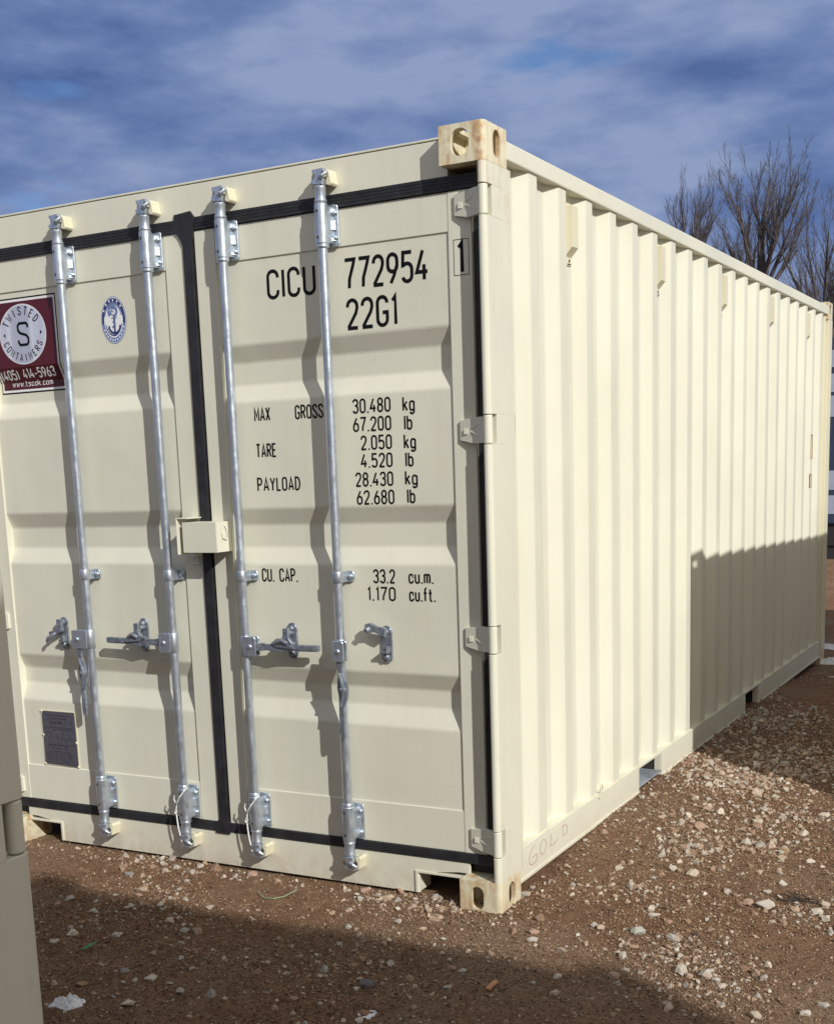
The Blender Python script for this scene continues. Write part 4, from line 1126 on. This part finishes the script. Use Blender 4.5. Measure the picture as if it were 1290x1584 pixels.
# ------------------------------------------------------------------ small litter
def snow_patch(px, py, wx, wy, lab, th=.020):
    x, y_ = pix(px, py, .01); n = 46; vs = []; fs = []
    for j in range(n):
        for i in range(n):
            u = (i / (n - 1) - .5) * 2; v = (j / (n - 1) - .5) * 2
            X_ = x + u * wx; Y_ = y_ + v * wy
            rr = math.hypot(u, v) * (1 + .55 * float(fbm(np.array(X_ * 26.), np.array(Y_ * 26.), 3, 33)) * 2)
            h = th * max(-1, 1 - (rr / .78) ** 2) * (.6 + 2.6 * float(fbm(np.array(X_ * 110.), np.array(Y_ * 110.), 3, 40)) + .45)
            vs.append((X_, Y_, float(gz(X_, Y_)) + h - .002))
    for j in range(n - 1):
        for i in range(n - 1): fs.append((j * n + i, j * n + i + 1, (j + 1) * n + i + 1, (j + 1) * n + i))
    mb = MB(); mb.add(vs, fs, 0, True); o = mb.build('snow_patch', M['snow'], zs=False); tagit(o, lab, 'snow', 'melting snow')
M['snow'] = simple('old_snow', (.86, .87, .88), .6, var=.14, scale=90, bump=.012)
snow_patch(106, 1557, .070, .060, 'small patch of white snow at the foot of the left container')
snow_patch(566, 1572, .055, .050, 'thin smear of grey snow at the bottom centre in the shadow', .004)
snow_patch(1284, 1004, .9, .10, 'far strip of snow beyond the end of the container, upper of two', .03)
snow_patch(1284, 1026, .7, .10, 'nearer strip of snow right beside the far container foot', .03)
M['leaf'] = simple('green_leaf', (.055, .20, .07), .5); M['bark'] = simple('brown_stem', (.16, .07, .04), .8)
x, y_ = pix(139, 1471, .012); z0 = float(gz(x, y_)) + .010
lv = MB(); dL = Vector((R_.x, R_.y, 0)).normalized(); dF = Vector((F_.x, F_.y, 0)).normalized(); ax_ = (dL + dF * 1.1).normalized(); bx_ = Vector((-ax_.y, ax_.x, 0))
c0 = Vector((x, y_, z0)); vs = []
for i, (t, w, h) in enumerate(((-.030, 0, 0), (-.02, .007, .004), (0, .010, .008), (.018, .008, .010), (.034, .002, .014))):
    vs += [c0 + ax_ * t - bx_ * w + Vector((0, 0, h + .003)), c0 + ax_ * t + Vector((0, 0, h)), c0 + ax_ * t + bx_ * w + Vector((0, 0, h + .003))]
lv.add(vs, [(3 * i + k, 3 * i + k + 1, 3 * i + k + 4, 3 * i + k + 3) for i in range(4) for k in (0, 1)])
root = empty('leaf', tuple(c0)); tagit(root, 'green leaf with a reddish brown stem lying in the shadow left', 'leaf')
o = lv.build('leaf_blade', M['leaf'], zs=False); o.parent = root; o.matrix_parent_inverse = Matrix.Translation(-c0)
so = o.modifiers.new('s', 'SOLIDIFY'); so.thickness = .001
st = MB(); st.tube([c0 + ax_ * .030 + Vector((0, 0, .013)), c0 + ax_ * .045 + Vector((0, 0, .016)), c0 + ax_ * .066 + bx_ * .006 + Vector((0, 0, .012))], [.004, .005, .003], 6)
o = st.build('leaf_stem', M['bark'], zs=False); o.parent = root; o.matrix_parent_inverse = Matrix.Translation(-c0)
M['wood'] = simple('orange_wood', (.42, .19, .085), .7, var=.3)
x, y_ = pix(761, 1533, .012); mb = MB(); d = (dL * .55 + dF).normalized(); e_ = Vector((-d.y, d.x, 0)); c0 = Vector((x, y_, float(gz(x, y_)) + .008))
vs = [c0 + d * a + e_ * b + Vector((0, 0, c)) for c in (0, .006) for a, b in ((-.034, -.007), (-.030, .008), (.028, .010), (.040, .003), (.030, -.008))]
mb.add(vs, [(4, 3, 2, 1, 0), (5, 6, 7, 8, 9)] + [(i, (i + 1) % 5, 5 + (i + 1) % 5, 5 + i) for i in range(5)])
tagit(mb.build('wood_chip', M['wood'], zs=False), 'orange brown splinter of wood lying in the shadow right of centre', 'wood chip')
M['wire'] = simple('green_wire', (.22, .28, .17), .5)
pts = []
for (a, b, h) in ((400, 1381, .020), (408, 1388, .012), (424, 1390, .010), (440, 1387, .014), (452, 1382, .018), (460, 1379, .024)):
    x, y_ = pix(a, b, .015); pts.append((x, y_, float(gz(x, y_)) + h * .6))
mb = MB(); mb.tube(pts, .0024, 6); tagit(mb.build('wire', M['wire'], zs=False), 'thin curved grey green wire on the lit dirt below the door sill', 'wire')
M['twig'] = simple('dark_twig', (.045, .035, .030), .8)
mb = MB(); rg = random.Random(5)
for k in range(7):
    a0 = 1198 + rg.uniform(0, 30); b0 = 1388 + rg.uniform(-2, 4); pts = []
    L0 = rg.uniform(30, 70)
    for q in range(5):
        x, y_ = pix(a0 + L0 * q / 4, b0 + 9 * q / 4 + rg.uniform(-2.5, 2.5), .015); pts.append((x, y_, float(gz(x, y_)) + .006 + rg.uniform(0, .010)))
    mb.tube(pts, [.0026, .0024, .002, .0016, .0009], 5)
tagit(mb.build('twig', M['twig'], zs=False), 'tangle of thin dark twigs on the sunlit dirt near the right edge', 'twig')

# ------------------------------------------------------------------ bare trees behind
M['branch'] = simple('grey_brown_bark', (.085, .074, .074), .9, var=.25, scale=3, bump=0)
def bare_tree(x, y_, fork, R, seed, label, nl=11, wide=.85, tr=.15, levels=4):
    rg = random.Random(seed)
    root = empty('bare_tree', (x, y_, 0)); tagit(root, label, 'tree', 'bare winter trees')
    lists = [([], []), ([], [])]
    def tube(p, q, r0, r1, which, n):
        V_, F2 = lists[which]; d = (q - p).normalized(); a = d.cross(Vector((.3, .5, .8))).normalized(); b = d.cross(a); o = len(V_)
        for c, r in ((p, r0), (q, r1)):
            for k in range(n): t = 2 * math.pi * k / n; V_.append(tuple(c + (a * math.cos(t) + b * math.sin(t)) * r))
        for k in range(n): F2.append((o + k, o + (k + 1) % n, o + n + (k + 1) % n, o + n + k))
    def grow(p, d, L, r, lv, which=1):
        ns = (8, 7, 5, 4, 3)[lv]; dd = d.copy(); q0 = p
        kink = (.04, .07, .09, .11, .13)[lv]
        for i in range(ns):
            dd = (dd + Vector((rg.uniform(-1, 1), rg.uniform(-1, 1), rg.uniform(-.7, .7))) * kink + Vector((0, 0, .10 if lv else 0))).normalized()
            q = q0 + dd * L / ns * rg.uniform(.8, 1.2)
            ra = r * (1 - .78 * i / ns); rb = r * (1 - .78 * (i + 1) / ns)
            tube(q0, q, max(ra, .0030), max(rb, .0022), which, 7 if lv == 0 else (5 if lv < 2 else 3))
            q0 = q
            if 0 < lv < levels:
                m_ = rg.choice(((1,), (1, 1, 2), (1, 1, 2), (1, 1, 2), (1, 1))[lv])
                if lv == 1 and i == 0: m_ = 0
                for _ in range(m_):
                    sd = Vector((rg.uniform(-1, 1), rg.uniform(-1, 1), rg.uniform(-.3, .5))); sd = (sd - dd * sd.dot(dd)).normalized()
                    an = rg.uniform(.22, .58)
                    grow(q, (dd * math.cos(an) + sd * math.sin(an)).normalized(), L * rg.uniform(.30, .55) * (1.12 - .5 * i / ns), max(rb * rg.uniform(.45, .68), .004), lv + 1)
        return q0, dd
    top, _ = grow(Vector((0, 0, -.1)), Vector((rg.uniform(-.05, .05), rg.uniform(-.05, .05), 1)).normalized(), fork, tr, 0, 0)
    for i in range(nl):
        a = 2 * math.pi * (i + rg.uniform(-.3, .3)) / nl * 2.4; s = wide * math.sqrt((i + .4) / nl) * rg.uniform(.85, 1.1)
        nd = Vector((math.cos(a) * s, math.sin(a) * s, 1)).normalized()
        grow(top - Vector((0, 0, rg.uniform(0, R * .25))), nd, R * rg.uniform(.72, .86) * (1 - .10 * s), tr * rg.uniform(.30, .46), 1)
    for i in range(4):                                        # lower, wider boughs
        a = rg.uniform(0, 6.28); z = fork * rg.uniform(.55, .9)
        grow(Vector((top.x * z / fork, top.y * z / fork, z)), Vector((math.cos(a), math.sin(a), .55)).normalized(), R * rg.uniform(.55, .8), tr * .28, 1)
    for nm, (Vx, Fx) in zip(('trunk', 'crown'), lists):
        np_mesh(nm, np.array(Vx), np.array(Fx), M['branch'], True, root)
    return root
def tdir(px, dist):
    d = F_ + R_ * ((px - 624.48) / 1931.146); d.z = 0; d.normalize(); return m.translation.x + d.x * dist, m.translation.y + d.y * dist
for px, D, ft, tp, seed, nl, wide, lab in (
        (1168, 31, 5.9, 8.9, 4, 11, .92, 'tallest bare tree, its rounded fan of branches standing over the container roof'),
        (1268, 29, 4.3, 7.0, 12, 8, .85, 'bare tree at the right edge, behind the far corner of the container'),
        (1050, 46, 7.7, 10.9, 15, 8, .55, 'small hazy bare tree left of the tallest one, mostly hidden by the roof rail'),
        (1108, 43, 6.4, 8.9, 23, 8, .7, 'low bare tree between the small hazy tree and the tallest tree'),
        (1292, 40, 4.6, 7.4, 31, 8, .7, 'bare tree half out of view at the right edge, behind the nearer one there')):
    x, y_ = tdir(px, D); bare_tree(x, y_, ft, tp - ft, seed, lab, nl, wide)

# ------------------------------------------------------------------ dark blue container with pale squares, beyond the far end
M['darkblue'] = simple('dark_blue_paint', (.030, .045, .085), .5, var=.2, scale=2)
M['pale'] = simple('pale_painted_square', (.34, .38, .48), .5, var=.1, scale=3)
M['chassis'] = simple('black_chassis', (.02, .02, .02), .7)
fr = empty('freight_box', (-1.2, 16.0, 0)); tagit(fr, 'dark blue freight box with pale painted squares seen past the far end of the container', 'freight box')
mb = MB(); mb.box(-3.6, 5.0, 0, 2.4, .55, 3.3); o = mb.build('box_body', M['darkblue'], fr, bevel=.02, zs=False)
mb = MB(); rg = random.Random(8)
for i in range(18):
    for j in range(7):
        if rg.random() < .78:
            a = -3.5 + i * .47; b = .70 + j * .36
            mb.box(a + rg.uniform(0, .08), a + .36 + rg.uniform(0, .06), -.012, -.001, b, b + .27 + rg.uniform(-.05, .04))
mb.build('painted_square', M['pale'], o, zs=False)
mb = MB(); mb.box(-3.55, 4.95, .05, 2.35, .22, .549)
for q in range(4): mb.box(-3.4 + q * 2.6, -3.0 + q * 2.6, .08, 2.3, 0, .2195)
mb.build('skid', M['chassis'], fr, zs=False)
